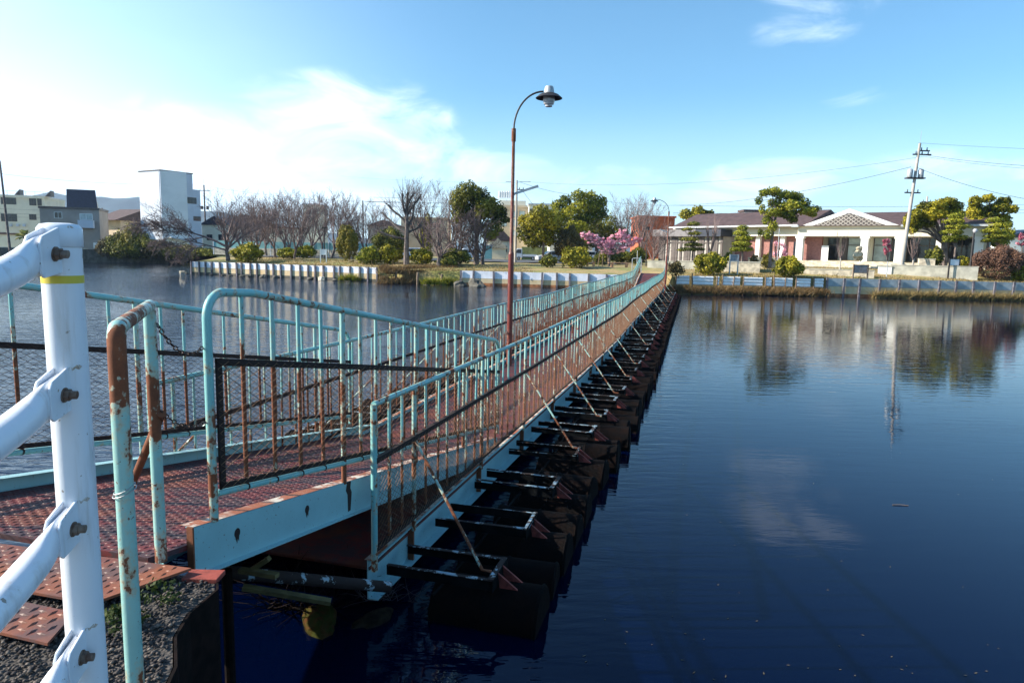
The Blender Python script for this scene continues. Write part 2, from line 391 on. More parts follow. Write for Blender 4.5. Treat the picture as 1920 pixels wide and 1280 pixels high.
def leaves(blobs, n, size, seed, fill=.35, squash=1.0, up=0.0):
    """leaf clumps spread on and in ellipsoid blobs (x,y,z,rx,ry,rz)"""
    R = np.random.RandomState(seed); B = np.array(blobs, float)
    wgt = (B[:, 3] * B[:, 4] + B[:, 4] * B[:, 5]); wgt /= wgt.sum()
    idx = R.choice(len(B), n, p=wgt); d = R.normal(size=(n, 3)); d /= np.linalg.norm(d, axis=1)[:, None]
    lump = .93 + .2 * np.sin(d[:, 0] * 6 + idx) * np.cos(d[:, 1] * 5 + idx * 2) + .16 * np.sin(d[:, 2] * 8 + idx * 3) * np.cos(d[:, 0] * 9 + idx)
    rr = np.where(R.rand(n) < fill, R.rand(n) ** .5 * .9, .84 + .2 * R.rand(n)) * lump
    c = B[idx, :3] + d * rr[:, None] * B[idx, 3:6]
    nrm = d + R.normal(size=(n, 3)) * .65; nrm[:, 2] += up; nrm /= np.linalg.norm(nrm, axis=1)[:, None]
    t = np.cross(nrm, R.normal(size=(n, 3))); t /= np.linalg.norm(t, axis=1)[:, None]; s = np.cross(nrm, t)
    sz = size * (.6 + .8 * R.rand(n))[:, None]
    V = np.stack([c - t * sz, c - s * sz * .55 * squash, c + t * sz, c + s * sz * .55 * squash], 1).reshape(-1, 3)
    F = np.arange(n * 4).reshape(n, 4)
    ti = np.clip(.45 + .32 * np.sin(idx * 2.4) + R.normal(size=n) * .2, 0, 1)
    return V, F, np.repeat(ti, 4)

# ------------------------------------------------------------------ setting: bed, water, land
def structure(o): return tag(o, kind='structure')
mb = MB(); mb.box(-7000, 7000, -7000, 7000, -1.62, -1.6); structure(mb.build('ground', 'earth'))
mb = MB(); mb.add([(-500, -300, 0), (500, -300, 0), (500, 130, 0), (-500, 130, 0)], [(0, 1, 2, 3)]); structure(mb.build('water', 'pond_water'))
shore_px = [(-60, 489), (150, 491), (330, 494)]
SH = [(-500, 108.)] + [tuple(onz(px, py, 0)[:2]) for px, py in shore_px]
tip = onz(359, 514, 0)
SH += [(tip.x - .9, SH[-1][1] - 3), (tip.x - .1, tip.y + 1.0)]
for px, py in [(362, 513.5), (708, 528), (760, 531), (862, 533.8), (1232, 545), (1264, 549), (1546, 555), (1960, 565)]:
    p = onz(px, py, 0); SH.append((p.x, p.y))
SH += [(60, 51), (500, 40)]
SH.sort()
sxx = [p[0] for p in SH]; syy = [p[1] for p in SH]
def shoreY(x): return float(np.interp(x, sxx, syy))
def gz(x, t):
    """height of the bank t metres behind its edge"""
    top = float(np.interp(x, [-60, -35, 0, 14, 20, 40], [1.6, 1.25, 1.2, 1.3, 1.42, 1.42]))
    rise = float(np.interp(x, [-60, -30, 12, 20, 26], [.2, .5, .45, .35, .75]))
    z = top + rise * float(np.interp(t, [0, .6, 3, 7], [0, 0.02, .5, 1]))
    if 14 < x:
        y_ = shoreY(x) + t; yl = 71 - .74 * (x - 29.7); dm = (yl - y_) * .8 if x > 27 else 99
        z += float(np.interp(dm, [.2, .9], [.62, 0])) if x > 27 else float(np.interp(x, [14, 22, 27], [0, .25, .3])) * float(np.interp(t, [9, 14], [0, 1]))
    return z + .05 * sin(x * .9 + t) * min(1, t / 2)
def land(x, y): return gz(x, y - shoreY(x))
xs = sorted(set([p[0] for p in SH] + [-6500, -2000, -500, -300, -200, -150] + [x for x in np.arange(-110, 70, 1.5)] + [tip.x - .9, tip.x - .1] + [90, 130, 200, 300, 500, 2000, 6500]))
ts = [-.9, -.35, 0, .6, 1.4, 2.2, 3, 4.5, 6, 7, 8, 9.5, 12, 15, 20, 28, 40, 60, 100, 200, 500, 1500, 6000]
vs = []; fs = []
for x in xs:
    for t in ts:
        soft = 2 if -12.1 < x < -4.6 else (1 if 12.6 < x < 24.6 else 0)
        if t == -.9: z = -1.6
        elif t == -.35: z = .25 if soft else -1.0
        elif t == 0: z = .6 if soft else .1
        elif t == .6 and soft == 2: z = .85
        else: z = gz(x, t)
        if t == 1.4 and not soft: pass
        vs.append((x, shoreY(x) + t + (.5 if t <= 0 else 0), z))
k = len(ts)
for i in range(len(xs) - 1):
    for j in range(k - 1): fs.append((i*k+j, (i+1)*k+j, (i+1)*k+j+1, i*k+j+1))
mb = MB(); mb.add(vs, fs); structure(mb.build('bank', 'lawn', smooth=True))
# car park road behind the peninsula
def road(name, pts, w, mat, dz=.03):
    mb = MB(); vs = []
    for i, (x, y) in enumerate(pts):
        a = Vector(pts[max(i-1, 0)]); b_ = Vector(pts[min(i+1, len(pts)-1)]); d = (b_ - a).normalized(); n_ = Vector((-d.y, d.x))
        for s_ in (-1, 1):
            q = Vector((x, y)) + n_ * w * .5 * s_; vs.append((q.x, q.y, land(q.x, q.y) + dz + .06))
    mb.add(vs, [(2*i, 2*i+1, 2*i+3, 2*i+2) for i in range(len(pts)-1)]); return structure(mb.build(name, mat))
road('road', [(x, 96) for x in np.arange(-40, 16, 2.0)], 26, 'asphalt')
# near bank
edge = [(-2.02, 3.22), (-1.42, 3.13), (-1.37, 3.02), (-1.40, 2.80), (-1.37, 2.62), (-1.27, 2.42), (-1.24, 2.28), (-1.20, 2.1), (-1.0, 1.3), (-.5, .95), (2, .8), (60, .2), (300, -5)]
mb = MB(); top = [(x, y, 1.40) for x, y in edge] + [(300, -300, 1.4), (-300, -300, 1.4), (-300, 3.6, 1.4), (-60, 3.4, 1.4)]
mb.prism(top[::-1], (0, 0, -2.9)); nb = structure(mb.build('near_bank', 'gravel_ground')); nb.data.materials.append(MATS['bank_side_shade'])
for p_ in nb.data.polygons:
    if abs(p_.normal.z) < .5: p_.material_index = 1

# wooded hills
mb = MB(); vs = []; n = 160
for i in range(n + 1):
    az = radians(-60 + 120 * i / n); D = 2600
    h = 95 + 60 * sin(az * 3 + 2.4) + 18 * sin(az * 17) + 7 * sin(az * 41) + 5 * random.random()
    if az > 0: h = 55 + 12 * sin(az * 23)
    x = D * tan(az) if abs(az) < 1 else D * tan(az)
    px_h = np.interp(az, [-.66, -.60, -.52, -.46, -.40, -.3, -.2], [150, 175, 172, 150, 118, 70, 36])
    h = px_h * (1 + .03 * sin(az * 61) + .02 * sin(az * 137)) if az < -.2 else 32 + 6 * sin(az * 19)
    for q, (dd, hh_) in enumerate([(-500, -5), (-250, .45), (0, 1), (300, .6), (600, -5)]):
        zq = h * hh_ + (8 * random.random() if 0 < hh_ else 0)
        vs.append((x, D + dd, zq if hh_ > 0 else -5))
for i in range(n):
    for j in range(4): fs_ = (i*5+j, (i+1)*5+j, (i+1)*5+j+1, i*5+j+1); mb.f.append(fs_)
mb.v = vs; mb.r = [0.0] * len(vs); structure(mb.build('hills', 'hill_woods', smooth=True))

exec_order = 'bridge'
# ================================================================== BRIDGE (local axes: x = across to the right, y = along, z = up)
AZ = radians(15.2)
def to_world(v, u, z): return Vector((v*cos(AZ) + u*sin(AZ), -v*sin(AZ) + u*cos(AZ), z))
def bridge_root(name, label, cat, v0, u0, z0):
    o = thing(name, label, cat, to_world(v0, u0, z0), -AZ); o['_o'] = 0; del o['_o']; return o
FU0, FU1 = 4.75, 57.0
def cv(u): return float(np.interp(u, [4.7, 8, 11, 14, 20, 28, 36, 57], [-3.46, -3.43, -3.35, -3.27, -3.27, -3.36, -3.42, -3.62]))
def fz(u):
    t = min(1, max(0, (u - 49.0) / 8.0)); return 1.05 * t * t * (3 - 2 * t) + .018 * sin(u * .55)
HW = 1.05
root = bridge_root('floating_bridge', 'long turquoise floating footbridge with rusty railings on drum pontoons', 'bridge', -3.46, FU0, 0)
OFF = Vector((3.46, -FU0, 0))
us = list(np.arange(FU0, 14, .5)) + list(np.arange(14, FU1 + .1, 1.0))
if us[-1] < FU1: us.append(FU1)
# deck
mb = MB(); vs = []; fs = []
for u in us:
    c = cv(u); z = fz(u)
    for (dv, zz_) in ((-HW + .03, .44), (HW - .03, .44), (HW - .03, .42), (-HW + .03, .42)): vs.append((c + dv, u, z + zz_))
for i in range(len(us) - 1):
    for j in range(4): fs.append((i*4+j, i*4+(j+1) % 4, (i+1)*4+(j+1) % 4, (i+1)*4+j))
mb.add(vs, fs); mb.build('deck', 'deck', root, OFF)
mb = MB()
for u in np.arange(8.6, 26, .06):
    for k_ in range(32):
        v0 = cv(u) - .93 + k_ * .06 + (.03 if int(u / .06) % 2 else 0); a, b_ = (.016, .005) if (k_ + int(u / .06)) % 2 else (.005, .016)
        z = fz(u) + .441
        if u < 16: mb.add([(v0-a, u, z), (v0, u-b_, z), (v0+a, u, z), (v0, u+b_, z), (v0, u, z+.004)], [(0,1,4),(1,2,4),(2,3,4),(3,0,4)])
mb.build('tread_pattern', 'deck', root, OFF)
for sgn in (1, -1):
    # girder: channel with flanges facing out
    g = MB(); prof = [(.0, .50), (.0, .47), (-.05, .47), (-.05, .20), (.03, .20), (.03, .17), (-.058, .17), (-.058, .50)] if 0 else \
        [(-.055, .50), (.0, .50), (.0, .492), (-.045, .492), (-.045, .178), (.04, .178), (.04, .17), (-.055, .17)]
    vs = []; fs = []; n_ = len(prof)
    for u in us:
        for (dv, z) in prof: vs.append((cv(u) + sgn * (HW + dv), u, z + fz(u)))
    for i in range(len(us) - 1):
        for j in range(n_): fs.append((i*n_+j, i*n_+(j+1) % n_, (i+1)*n_+(j+1) % n_, (i+1)*n_+j))
    fs += [tuple(range(n_)), tuple(range((len(us)-1)*n_, len(us)*n_))]
    g.add(vs, fs, .0); g.build('girder', 'girder_paint', root, OFF)
    # worn strip on the top flange
    g = MB(); vs = []
    for u in us:
        for dv in (-.08, -.012): vs.append((cv(u) + sgn * (HW + dv), u, .504 + fz(u)))
    g.add(vs, [(2*i, 2*i+1, 2*i+3, 2*i+2) for i in range(len(us)-1)]); g.build('flange_strip', 'flange', root, OFF)
    # railing
    x_ = lambda u: cv(u) + sgn * (HW + .012)
    r = MB(); ru = [.15 + .1 * random.random() for _ in us]
    r.tube([(x_(u), u, 1.79 + fz(u)) for u in us], .024, 8, ru)
    for u in us[:0]: pass
    rail = r.build('railing', 'turquoise', root, OFF, smooth=True)
    b_ = MB()
    for zt, hgt in ((1.335, .022), (.60, .016)):
        vs = []; fs = []
        for u in us:
            for dv, dz in ((-.008, -hgt), (.026, -hgt), (.026, hgt), (-.008, hgt)): vs.append((x_(u) + sgn * dv, u, zt + dz + fz(u)))
        for i in range(len(us) - 1):
            for j in range(4): fs.append((i*4+j, i*4+(j+1) % 4, (i+1)*4+(j+1) % 4, (i+1)*4+j))
        fs += [(0, 1, 2, 3)]; b_.add(vs, fs, .5)
    b_.build('mesh_bar', 'bar_black', rail)
    # wire netting
    w_ = MB(); wd = MB(); dw, dh = .075, .05; zb, zt = .60, 1.34; L = (zt - zb) / dh * dw
    u = FU0 - L
    while u < FU1:
        for s2 in (1, -1):
            ua, ub = (u, u + L); za, zb2 = (zb, zt) if s2 > 0 else (zt, zb)
            a0 = max(ua, FU0 + .02); b0 = min(ub, FU1)
            if b0 - a0 > .03:
                fz_ = lambda q: za + (zb2 - za) * (q - ua) / L
                q0 = Vector((x_(a0) + sgn * .03, a0, fz_(a0) + fz(a0))); q1 = Vector((x_(b0) + sgn * .03, b0, fz_(b0) + fz(b0)))
                (w_ if (s2 * sgn > 0) else wd).tube([q0, q1], .0018 if a0 < 14 else .0024, 3, 0, cap=False)
        u += dw
    w_.build('wire_netting', 'wire_sunlit', rail); wd.build('wire_netting', 'wire', rail)
    # thick posts, braces, pickets
    pm = MB(); pm.tube([(0, 0, .46), (0, 0, .62), (0, 0, .95), (0, 0, 1.3), (0, 0, 1.78)], .021, 8, [.30, .34, .26, .08, .02])
    post0 = pm.build('post', 'turquoise_old', rail, (0, 0, 0), smooth=True)
    km = MB(); km.tube([(0, 0, .61), (0, 0, .8), (0, 0, 1.1), (0, 0, 1.33), (0, 0, 1.5), (0, 0, 1.78)], .0125, 6, [.75, .62, .5, .3, .12, .08])
    pick0 = km.build('picket', 'turquoise', rail, (0, 0, 0), smooth=True)
    km = MB(); km.tube([(0, 0, .61), (0, 0, .8), (0, 0, 1.1), (0, 0, 1.33), (0, 0, 1.5), (0, 0, 1.78)], .0125, 6, [.42, .30, .22, .12, .05, .02])
    pick1 = km.build('picket', 'turquoise_old', rail, (x_(FU0 + .28), FU0 + .28, fz(FU0)), smooth=True)
    first = MB(); first.tube([(0, 0, .42), (0, 0, .7), (0, 0, 1.79)], .026, 8, [.35, .1, .2])
    fp = first.build('end_post', 'turquoise', rail, (x_(FU0), FU0, fz(FU0)), smooth=True)
    thick = [5.52] + list(np.arange(7.46, FU1, 1.88)); npk = 0; usedp = usedk = False; rest = MB()
    seg = [FU0 + .01] + thick
    for i, u in enumerate(thick):
        l_ = (x_(u), u, fz(u))
        if not usedp: post0.location = l_; usedp = True
        else: cpy(post0, rail, l_)
    for i in range(len(seg) - 1):
        a0, b0 = seg[i], seg[i+1]; nn = 2 if i == 0 else 6
        for q in range(1, nn + 1):
            u = a0 + (b0 - a0) * q / (nn + 1)
            if npk < (50 if sgn > 0 else 50):
                l_ = (x_(u), u, fz(u))
                if not usedk: pick0.location = l_; usedk = True
                elif i == 0 and q == 1: pass
                else: cpy(random.choice((pick0, pick0, pick1)), rail, l_, (0, random.uniform(-.012, .012), random.random() * 6))
            else:
                rr_ = random.random() * .4 - .25
                rest.tube([(x_(u), u, .61 + fz(u)), (x_(u), u, 1.0 + fz(u)), (x_(u), u, 1.33 + fz(u)), (x_(u), u, 1.78 + fz(u))], .0125, 4, [.75 + rr_, .5 + rr_, .2 + rr_, .05 + rr_], cap=False)
            npk += 1
    tag(rest.build('picket', 'turquoise', rail), kind='stuff')
    # outriggers with drums under them
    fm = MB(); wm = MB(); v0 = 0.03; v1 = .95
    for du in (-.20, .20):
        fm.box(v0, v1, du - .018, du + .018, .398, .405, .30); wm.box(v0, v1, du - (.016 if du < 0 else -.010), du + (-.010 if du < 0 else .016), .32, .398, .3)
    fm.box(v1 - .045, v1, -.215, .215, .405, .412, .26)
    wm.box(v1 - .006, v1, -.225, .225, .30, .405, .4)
    gm = MB(); gm.prism([Vector((v1, -.07, .40)), Vector((v1 + .22, -.07, .24)), Vector((v1 + .05, -.07, .06))], (0, .02, 0)); gm.prism([Vector((v1, .07, .40)), Vector((v1 + .22, .07, .24)), Vector((v1 + .05, .07, .06))], (0, .02, 0))
    dm = MB(); nseg = 16; prof = [(.16, .02), (.27, 0), (.285, .02), (.27, .04), (.27, .42), (.283, .44), (.27, .46), (.27, .86), (.285, .88), (.27, .9), (.15, .9)]
    vs = []; 
    for (rr_, xx_) in prof:
        for j in range(nseg): vs.append((.42 + xx_, 1.0 * rr_ * cos(2*pi*j/nseg), .02 + 1.0 * rr_ * sin(2*pi*j/nseg)))
    fs = [(i*nseg+j, i*nseg+(j+1) % nseg, (i+1)*nseg+(j+1) % nseg, (i+1)*nseg+j) for i in range(len(prof)-1) for j in range(nseg)]
    fs += [tuple(range(nseg)), tuple(range((len(prof)-1)*nseg, len(prof)*nseg))]
    dm.add(vs, fs)
    protos = None; k_ = 0
    bm_ = MB(); bm_.tube([(0, 0, 0), (.80, -.45, -.92), (.88, -.45, -.925)], .013, 6, [.2, .3, .4])
    ul = [5.14, 6.22, 7.40, 8.70] + list(np.arange(9.9, 50, 1.15))
    for u in ul:
        l_ = Vector((cv(u) + sgn * HW, u, 0)) + OFF; sc = (sgn, 1, 1)
        if protos is None:
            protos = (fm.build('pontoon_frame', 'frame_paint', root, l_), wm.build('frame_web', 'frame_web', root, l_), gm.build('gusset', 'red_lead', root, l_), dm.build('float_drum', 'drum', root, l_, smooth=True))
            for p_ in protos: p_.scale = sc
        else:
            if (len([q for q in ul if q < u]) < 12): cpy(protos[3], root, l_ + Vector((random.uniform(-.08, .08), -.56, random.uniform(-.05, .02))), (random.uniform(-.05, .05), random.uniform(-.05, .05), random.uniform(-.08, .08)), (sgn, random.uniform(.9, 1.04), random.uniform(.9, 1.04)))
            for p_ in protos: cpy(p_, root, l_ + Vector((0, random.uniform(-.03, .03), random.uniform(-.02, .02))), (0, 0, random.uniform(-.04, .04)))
    st0 = None
    for u in thick:
        l_ = Vector((cv(u) + sgn * HW, u, fz(u))) + OFF
        if st0 is None: q_ = MB(); q_.box(-.042, .012, -.012, .012, .178, .495, .8); st0 = q_.build('stiffener', 'girder_paint', root, l_); st0.scale = (sgn, 1, 1)
        else: cpy(st0, root, l_)
    q_ = MB(); q_.tube([(cv(u) + sgn * (HW + .55 + .04 * sin(u)), u, .30 + .03 * sin(u * 2)) for u in us if u < 50], .012, 5, 0, cap=False); q_.build('mooring_rope', 'frame_web', root, OFF)
    br0 = None
    for i, u in enumerate(thick[:-3]):
        if i == 1 or (i > 5 and i % 2): continue
        l_ = Vector((x_(u), u, 1.33 + fz(u))) + OFF
        if br0 is None: br0 = bm_.build('brace', 'turquoise_old', root, l_, smooth=True); br0.scale = (sgn, 1, 1)
        else: cpy(br0, root, l_)
# end cross pipe at the landing end of the float
# ---- gangway (near ramp)
GU0, GU1 = 2.93, 8.75
def gt(u): return 1.50 - .175 * (u - GU0)
GR, GL = -2.55, -4.50
gw = bridge_root('gangway', 'sloping turquoise gangway with red chequer deck and wire mesh railings', 'gangway', -3.52, GU0, 1.4)
GO = Vector((3.52, -GU0, -1.4))
mb = MB(); e = GU0 - .28
mb.prism([Vector((GR - .03, e, gt(e) - .10)), Vector((GR - .03, GU1 - .4, gt(GU1 - .4) - .10)), Vector((GR - .03, GU1 - .4, gt(GU1 - .4) - .12)), Vector((GR - .03, e, gt(e) - .13))], (GL - GR + .06, 0, 0))
mb.build('deck', 'deck', gw, GO)
mb = MB(); iu = 0
u = e + .03
while u < GU1 - .4:
    for k_ in range(35):
        v0 = GR - .06 - k_ * .054; 
        long_u = (k_ + iu) % 2; a, b_ = (.006, .019) if long_u else (.019, .005)
        z = gt(u) - .0995
        if v0 > GL + .04: mb.add([(v0-a, u, z), (v0, u-b_, z + .175*b_), (v0+a, u, z), (v0, u+b_, z - .175*b_), (v0, u, z+.005)], [(0,1,4),(1,2,4),(2,3,4),(3,0,4)])
    u += .034; iu += 1
mb.build('tread_pattern', 'deck', gw, GO)
for side, gv in ((1, GR), (-1, GL)):
    g = MB(); a0 = GU0 if side > 0 else 2.3; a1 = GU1 - .05
    def zz2(u, d): return gt(u) - d
    for (v0, v1, d0, d1) in ((0, .008, 0, .27), (-.045, 0, 0, .008), (0.008, .05, .262, .27)):
        q = [Vector((gv + side * v0, a0, zz2(a0, d0))), Vector((gv + side * v0, a1, zz2(a1, d0))), Vector((gv + side * v0, a1, zz2(a1, d1))), Vector((gv + side * v0, a0, zz2(a0, d1)))]
        g.prism(q, (side * (v1 - v0), 0, 0), 0.0)
    gd = g.build('girder', 'girder_paint', gw, GO)
    if side > 0:
        for uu in (3.28, 4.02, 5.9):
            h_ = MB(); zc = gt(uu) - .11; rr_ = .026
            h_.prism([Vector((gv + .0085, uu + rr_*cos(t*pi/8), zc + rr_*1.1*sin(t*pi/8))) for t in range(16)], (.0012, 0, 0))
            h_.prism([Vector((gv + .0085, uu - .02, zc - .01)), Vector((gv + .0085, uu + .018, zc - .01)), Vector((gv + .0085, uu + .012, zc - .055)), Vector((gv + .0085, uu + .004, zc - .035)), Vector((gv + .0085, uu - .004, zc - .062)), Vector((gv + .0085, uu - .014, zc - .036))], (.001, 0, 0))
            h_.build('rust_hole', 'bar_black', gd)
        h_ = MB(); h_.box(gv - .03, gv + .009, GU0 - .012, GU0, gt(GU0) - .27, gt(GU0) + .002, .9); h_.build('end_plate', 'turquoise_old', gd)
        h_ = MB(); h_.prism([Vector((gv + .0085, 4.58, gt(4.58) - .0)), Vector((gv + .0085, 4.64, gt(4.64) - .0)), Vector((gv + .0085, 4.63, gt(4.6) - .06)), Vector((gv + .0085, 4.65, gt(4.6) - .1)), Vector((gv + .0085, 4.63, gt(4.6) - .24)), Vector((gv + .0085, 4.59, gt(4.6) - .24)), Vector((gv + .0085, 4.585, gt(4.6) - .1)), Vector((gv + .0085, 4.56, gt(4.6) - .06))], (.001, 0, 0)); h_.build('rust_stain', 'bar_black', gd)
    f_ = MB(); f_.add([(gv - side * .085, a0, gt(a0) + .003), (gv + side * .004, a0, gt(a0) + .003), (gv + side * .004, a1, gt(a1) + .003), (gv - side * .085, a1, gt(a1) + .003)], [(0, 1, 2, 3)]); f_.build('flange_strip', 'flange' if side > 0 else 'girder_paint', gw, GO)
    # railing
    s0 = 3.10 if side > 0 else 2.2; s1 = 8.72 if side > 0 else 8.22
    pts = []
    if side > 0:
        for t in range(0, 9):
            th = pi * .5 * t / 8; pts.append((gv, s0 + .16 * (1 - cos(th)), gt(s0) + 1.14 + .16 * sin(th) - .03 * (1 - cos(th))))
        pts.insert(0, (gv, s0, gt(s0)))
    else: pts.append((gv, s0, gt(s0) + 1.32))
    for u in np.arange(s0 + .4, s1 - .3, .4): pts.append((gv, u, gt(u) + 1.325))
    for t in range(0, 7):
        th = pi * .5 * t / 6; pts.append((gv, s1 - .2 + .2 * sin(th), gt(s1 - .2 + .2 * sin(th)) + 1.325 - .2 * (1 - cos(th))))
    pts.append((gv, s1, gt(s1) + .05))
    r = MB(); rl = [(.3 if (p[2] - gt(p[1])) < 1.0 else .08 + .12 * random.random()) for p in pts]; rl[0] = .34
    if side > 0: pts.insert(1, (gv, s0, gt(s0) + .55)); rl.insert(1, .36); pts.insert(2, (gv, s0, gt(s0) + .85)); rl.insert(2, .12); rl[3] = .06
    r.tube(pts, .0245, 10, rl); rail = r.build('railing', 'turquoise', gw, GO, smooth=True)
    # bars
    r = MB(); bs = s0 + .03; be = s1 - .02
    for off, hh_ in ((.905, .021), (.20, .017)):
        q = [Vector((gv, bs, gt(bs) + off - hh_)), Vector((gv, be, gt(be) + off - hh_)), Vector((gv, be, gt(be) + off + hh_)), Vector((gv, bs, gt(bs) + off + hh_))]
        r.prism([p + Vector((.017, 0, 0)) for p in q], (.012, 0, 0), .6)
    if side > 0: r.box(gv + .017, gv + .029, bs, bs + .045, gt(bs) + .18, gt(bs) + .92, .6)
    r.build('mesh_bar', 'bar_black', rail)
    r = MB(); r.tube([(gv + .0, bs, gt(bs) + .155), (gv + .0, be, gt(be) + .155)], .021, 8, .05)
    r.build('bottom_rail', 'turquoise', rail, smooth=True)
    # netting
    w_ = MB(); wd = MB(); dw, dh = .09, .045; hN = .72; L = hN / dh * dw; u = bs - L
    while u < be:
        for s2 in (1, -1):
            c0 = max(u, bs); c1 = min(u + L, be)
            if c1 - c0 > .02:
                fn = lambda q: (.19 + hN * (q - u) / L) if s2 > 0 else (.19 + hN - hN * (q - u) / L)
                (w_ if s2 > 0 else wd).tube([(gv + .034 + .002 * s2, c0, gt(c0) + fn(c0)), (gv + .034 + .002 * s2, c1, gt(c1) + fn(c1))], .0016, 4, 0, cap=False)
        u += dw
    w_.build('wire_netting', 'chain_iron' if side < 0 else 'wire_sunlit', rail); wd.build('wire_netting', 'wire', rail)
    # posts and pickets
    ths = ([4.55, 5.93, 7.31] if side > 0 else [3.30, 4.62, 5.98, 7.36]); allu = []
    lo = s0; 
    for tt in ths + [s1]:
        nn = max(1, int(round((tt - lo) / .276)) - 1)
        for q in range(1, nn + 1): allu.append(lo + (tt - lo) * q / (nn + 1))
        lo = tt
    pk = MB(); pk.tube([(0, 0, .155), (0, 0, .35), (0, 0, .7), (0, 0, .93), (0, 0, 1.1), (0, 0, 1.31)], .0135, 8, [.72, .70, .62, .22, .05, .03])
    p0 = pk.build('picket', 'turquoise', rail, (gv, allu[0], gt(allu[0])), smooth=True)
    pk = MB(); pk.tube([(0, 0, .155), (0, 0, .35), (0, 0, .7), (0, 0, .93), (0, 0, 1.1), (0, 0, 1.31)], .0135, 8, [.45, .40, .32, .12, .02, .0])
    p1 = pk.build('picket', 'turquoise_old', rail, (gv, allu[1], gt(allu[1])), smooth=True)
    for u in allu[2:]: cpy(random.choice((p0, p0, p1)), rail, (gv, u, gt(u)), (0, random.uniform(-.006, .006), random.random() * 6))
    pk = MB(); pk.tube([(0, 0, -.01), (0, 0, .3), (0, 0, .7), (0, 0, .95), (0, 0, 1.31)], .02, 10, [.34, .22, .26, .05, -.02])
    p0 = pk.build('post', 'turquoise_old', rail, (gv, ths[0], gt(ths[0])), smooth=True)
    for u in ths[1:]: cpy(p0, rail, (gv, u, gt(u)))
# rusty clamps on the bottom rail
    cl0 = None
    for u in allu[::1]:
        c_ = MB()
        if cl0 is None:
            c_.tube([(0, -.006, 0.001), (0, .006, -.001)], .0235, 10, .9); cl0 = c_.build('clamp', 'bar_black', rail, (gv, u, gt(u) + .155))
        else: cpy(cl0, rail, (gv, u, gt(u) + .155))

# ---- landing plates
def plate(name, label, poly, z, th, mat, du, dv, big=1.0, tilt=0, clean=None):
    """poly: world xy corners; lozenges on a grid turned with the bridge"""
    cx = sum(p[0] for p in poly) / len(poly); cy = sum(p[1] for p in poly) / len(poly)
    o = thing(name, label, 'steel plate', (cx, cy, z - th)); mb = MB()
    mb.prism([Vector((x - cx, y - cy, th + tilt * (y - cy))) for x, y in poly], (0, 0, -th)); mb.build('sheet', mat, o)
    mb = MB(); from mathutils.geometry import intersect_point_tri_2d as _t
    P2 = [Vector((x - cx, y - cy)) for x, y in poly]
    def inside(q):
        c = False; j = len(P2) - 1
        for i in range(len(P2)):
            if (P2[i].y > q.y) != (P2[j].y > q.y) and q.x < (P2[j].x - P2[i].x) * (q.y - P2[i].y) / (P2[j].y - P2[i].y) + P2[i].x: c = not c
            j = i
        return c
    for i in range(-60, 60):
        for j in range(-60, 60):
            a_ = i * dv; b_ = j * du; q = Vector((a_*cos(AZ) + b_*sin(AZ), -a_*sin(AZ) + b_*cos(AZ)))
            if not inside(q) : continue
            lu = (i + j) % 2; la, lb = (.006 * big, .02 * big) if lu else (.02 * big, .0055 * big)
            ax = Vector((cos(AZ), -sin(AZ))); ay = Vector((sin(AZ), cos(AZ))); z0 = th + .0005 + tilt * q.y
            c4 = [q - ax*la, q - ay*lb, q + ax*la, q + ay*lb]
            if not all(inside(c) for c in c4): continue
            mb.add([(c.x, c.y, z0) for c in c4] + [(q.x, q.y, z0 + .005 * big)], [(0,1,4),(1,2,4),(2,3,4),(3,0,4)])
    mb.build('tread_pattern', mat, o); return o
plate('threshold_plate', 'red brown chequer plate bridging the gap before the gangway deck', [(-1.53, 3.13), (-1.80, 2.79), (-2.31, 2.92), (-3.6, 3.25), (-3.6, 3.62), (-2.64, 3.36), (-1.72, 3.17)], 1.452, .012, 'plate', .034, .052)
plate('corner_plate', 'small scuffed orange brown chequer plate lying on the gravel', [(-1.80, 2.50), (-1.84, 2.73), (-2.22, 2.84), (-3.2, 3.05), (-3.2, 2.80), (-2.04, 2.57)], 1.440, .012, 'plate', .045, .05, 1.35)
c1_ = onz(382, 1080, 1.41); c2_ = onz(352, 1106, 1.40); mb = MB()
mb.box(-.085, .085, -.05, .05, -.012, .012, 0); q = c2_ - c1_; mb.box(q.x - .07, q.x + .05, q.y - .04, q.y + .045, -.035, -.012, 0)
o = mb.build('steel_bearing', 'red_lead', None, c1_, bevel=.003); tag(o, 'thin rust red bearing plates under the corner of the gangway', 'steel plate')
# sheet-pile lip of the landing
mb = MB(); ed = [Vector((x + .012, y, 1.405)) for x, y in edge[1:9]]
for i in range(len(ed) - 1): 
    d = (ed[i+1] - ed[i]); n_ = Vector((-d.y, d.x, 0)).normalized() * .006
    mb.prism([ed[i] - n_, ed[i+1] - n_, ed[i+1] + n_, ed[i] + n_], (0, 0, -1.0))
tag(mb.build('sheet_pile_edge', 'rusty_dark'), 'thin rusty sheet pile edge retaining the gravel landing', 'retaining edge')
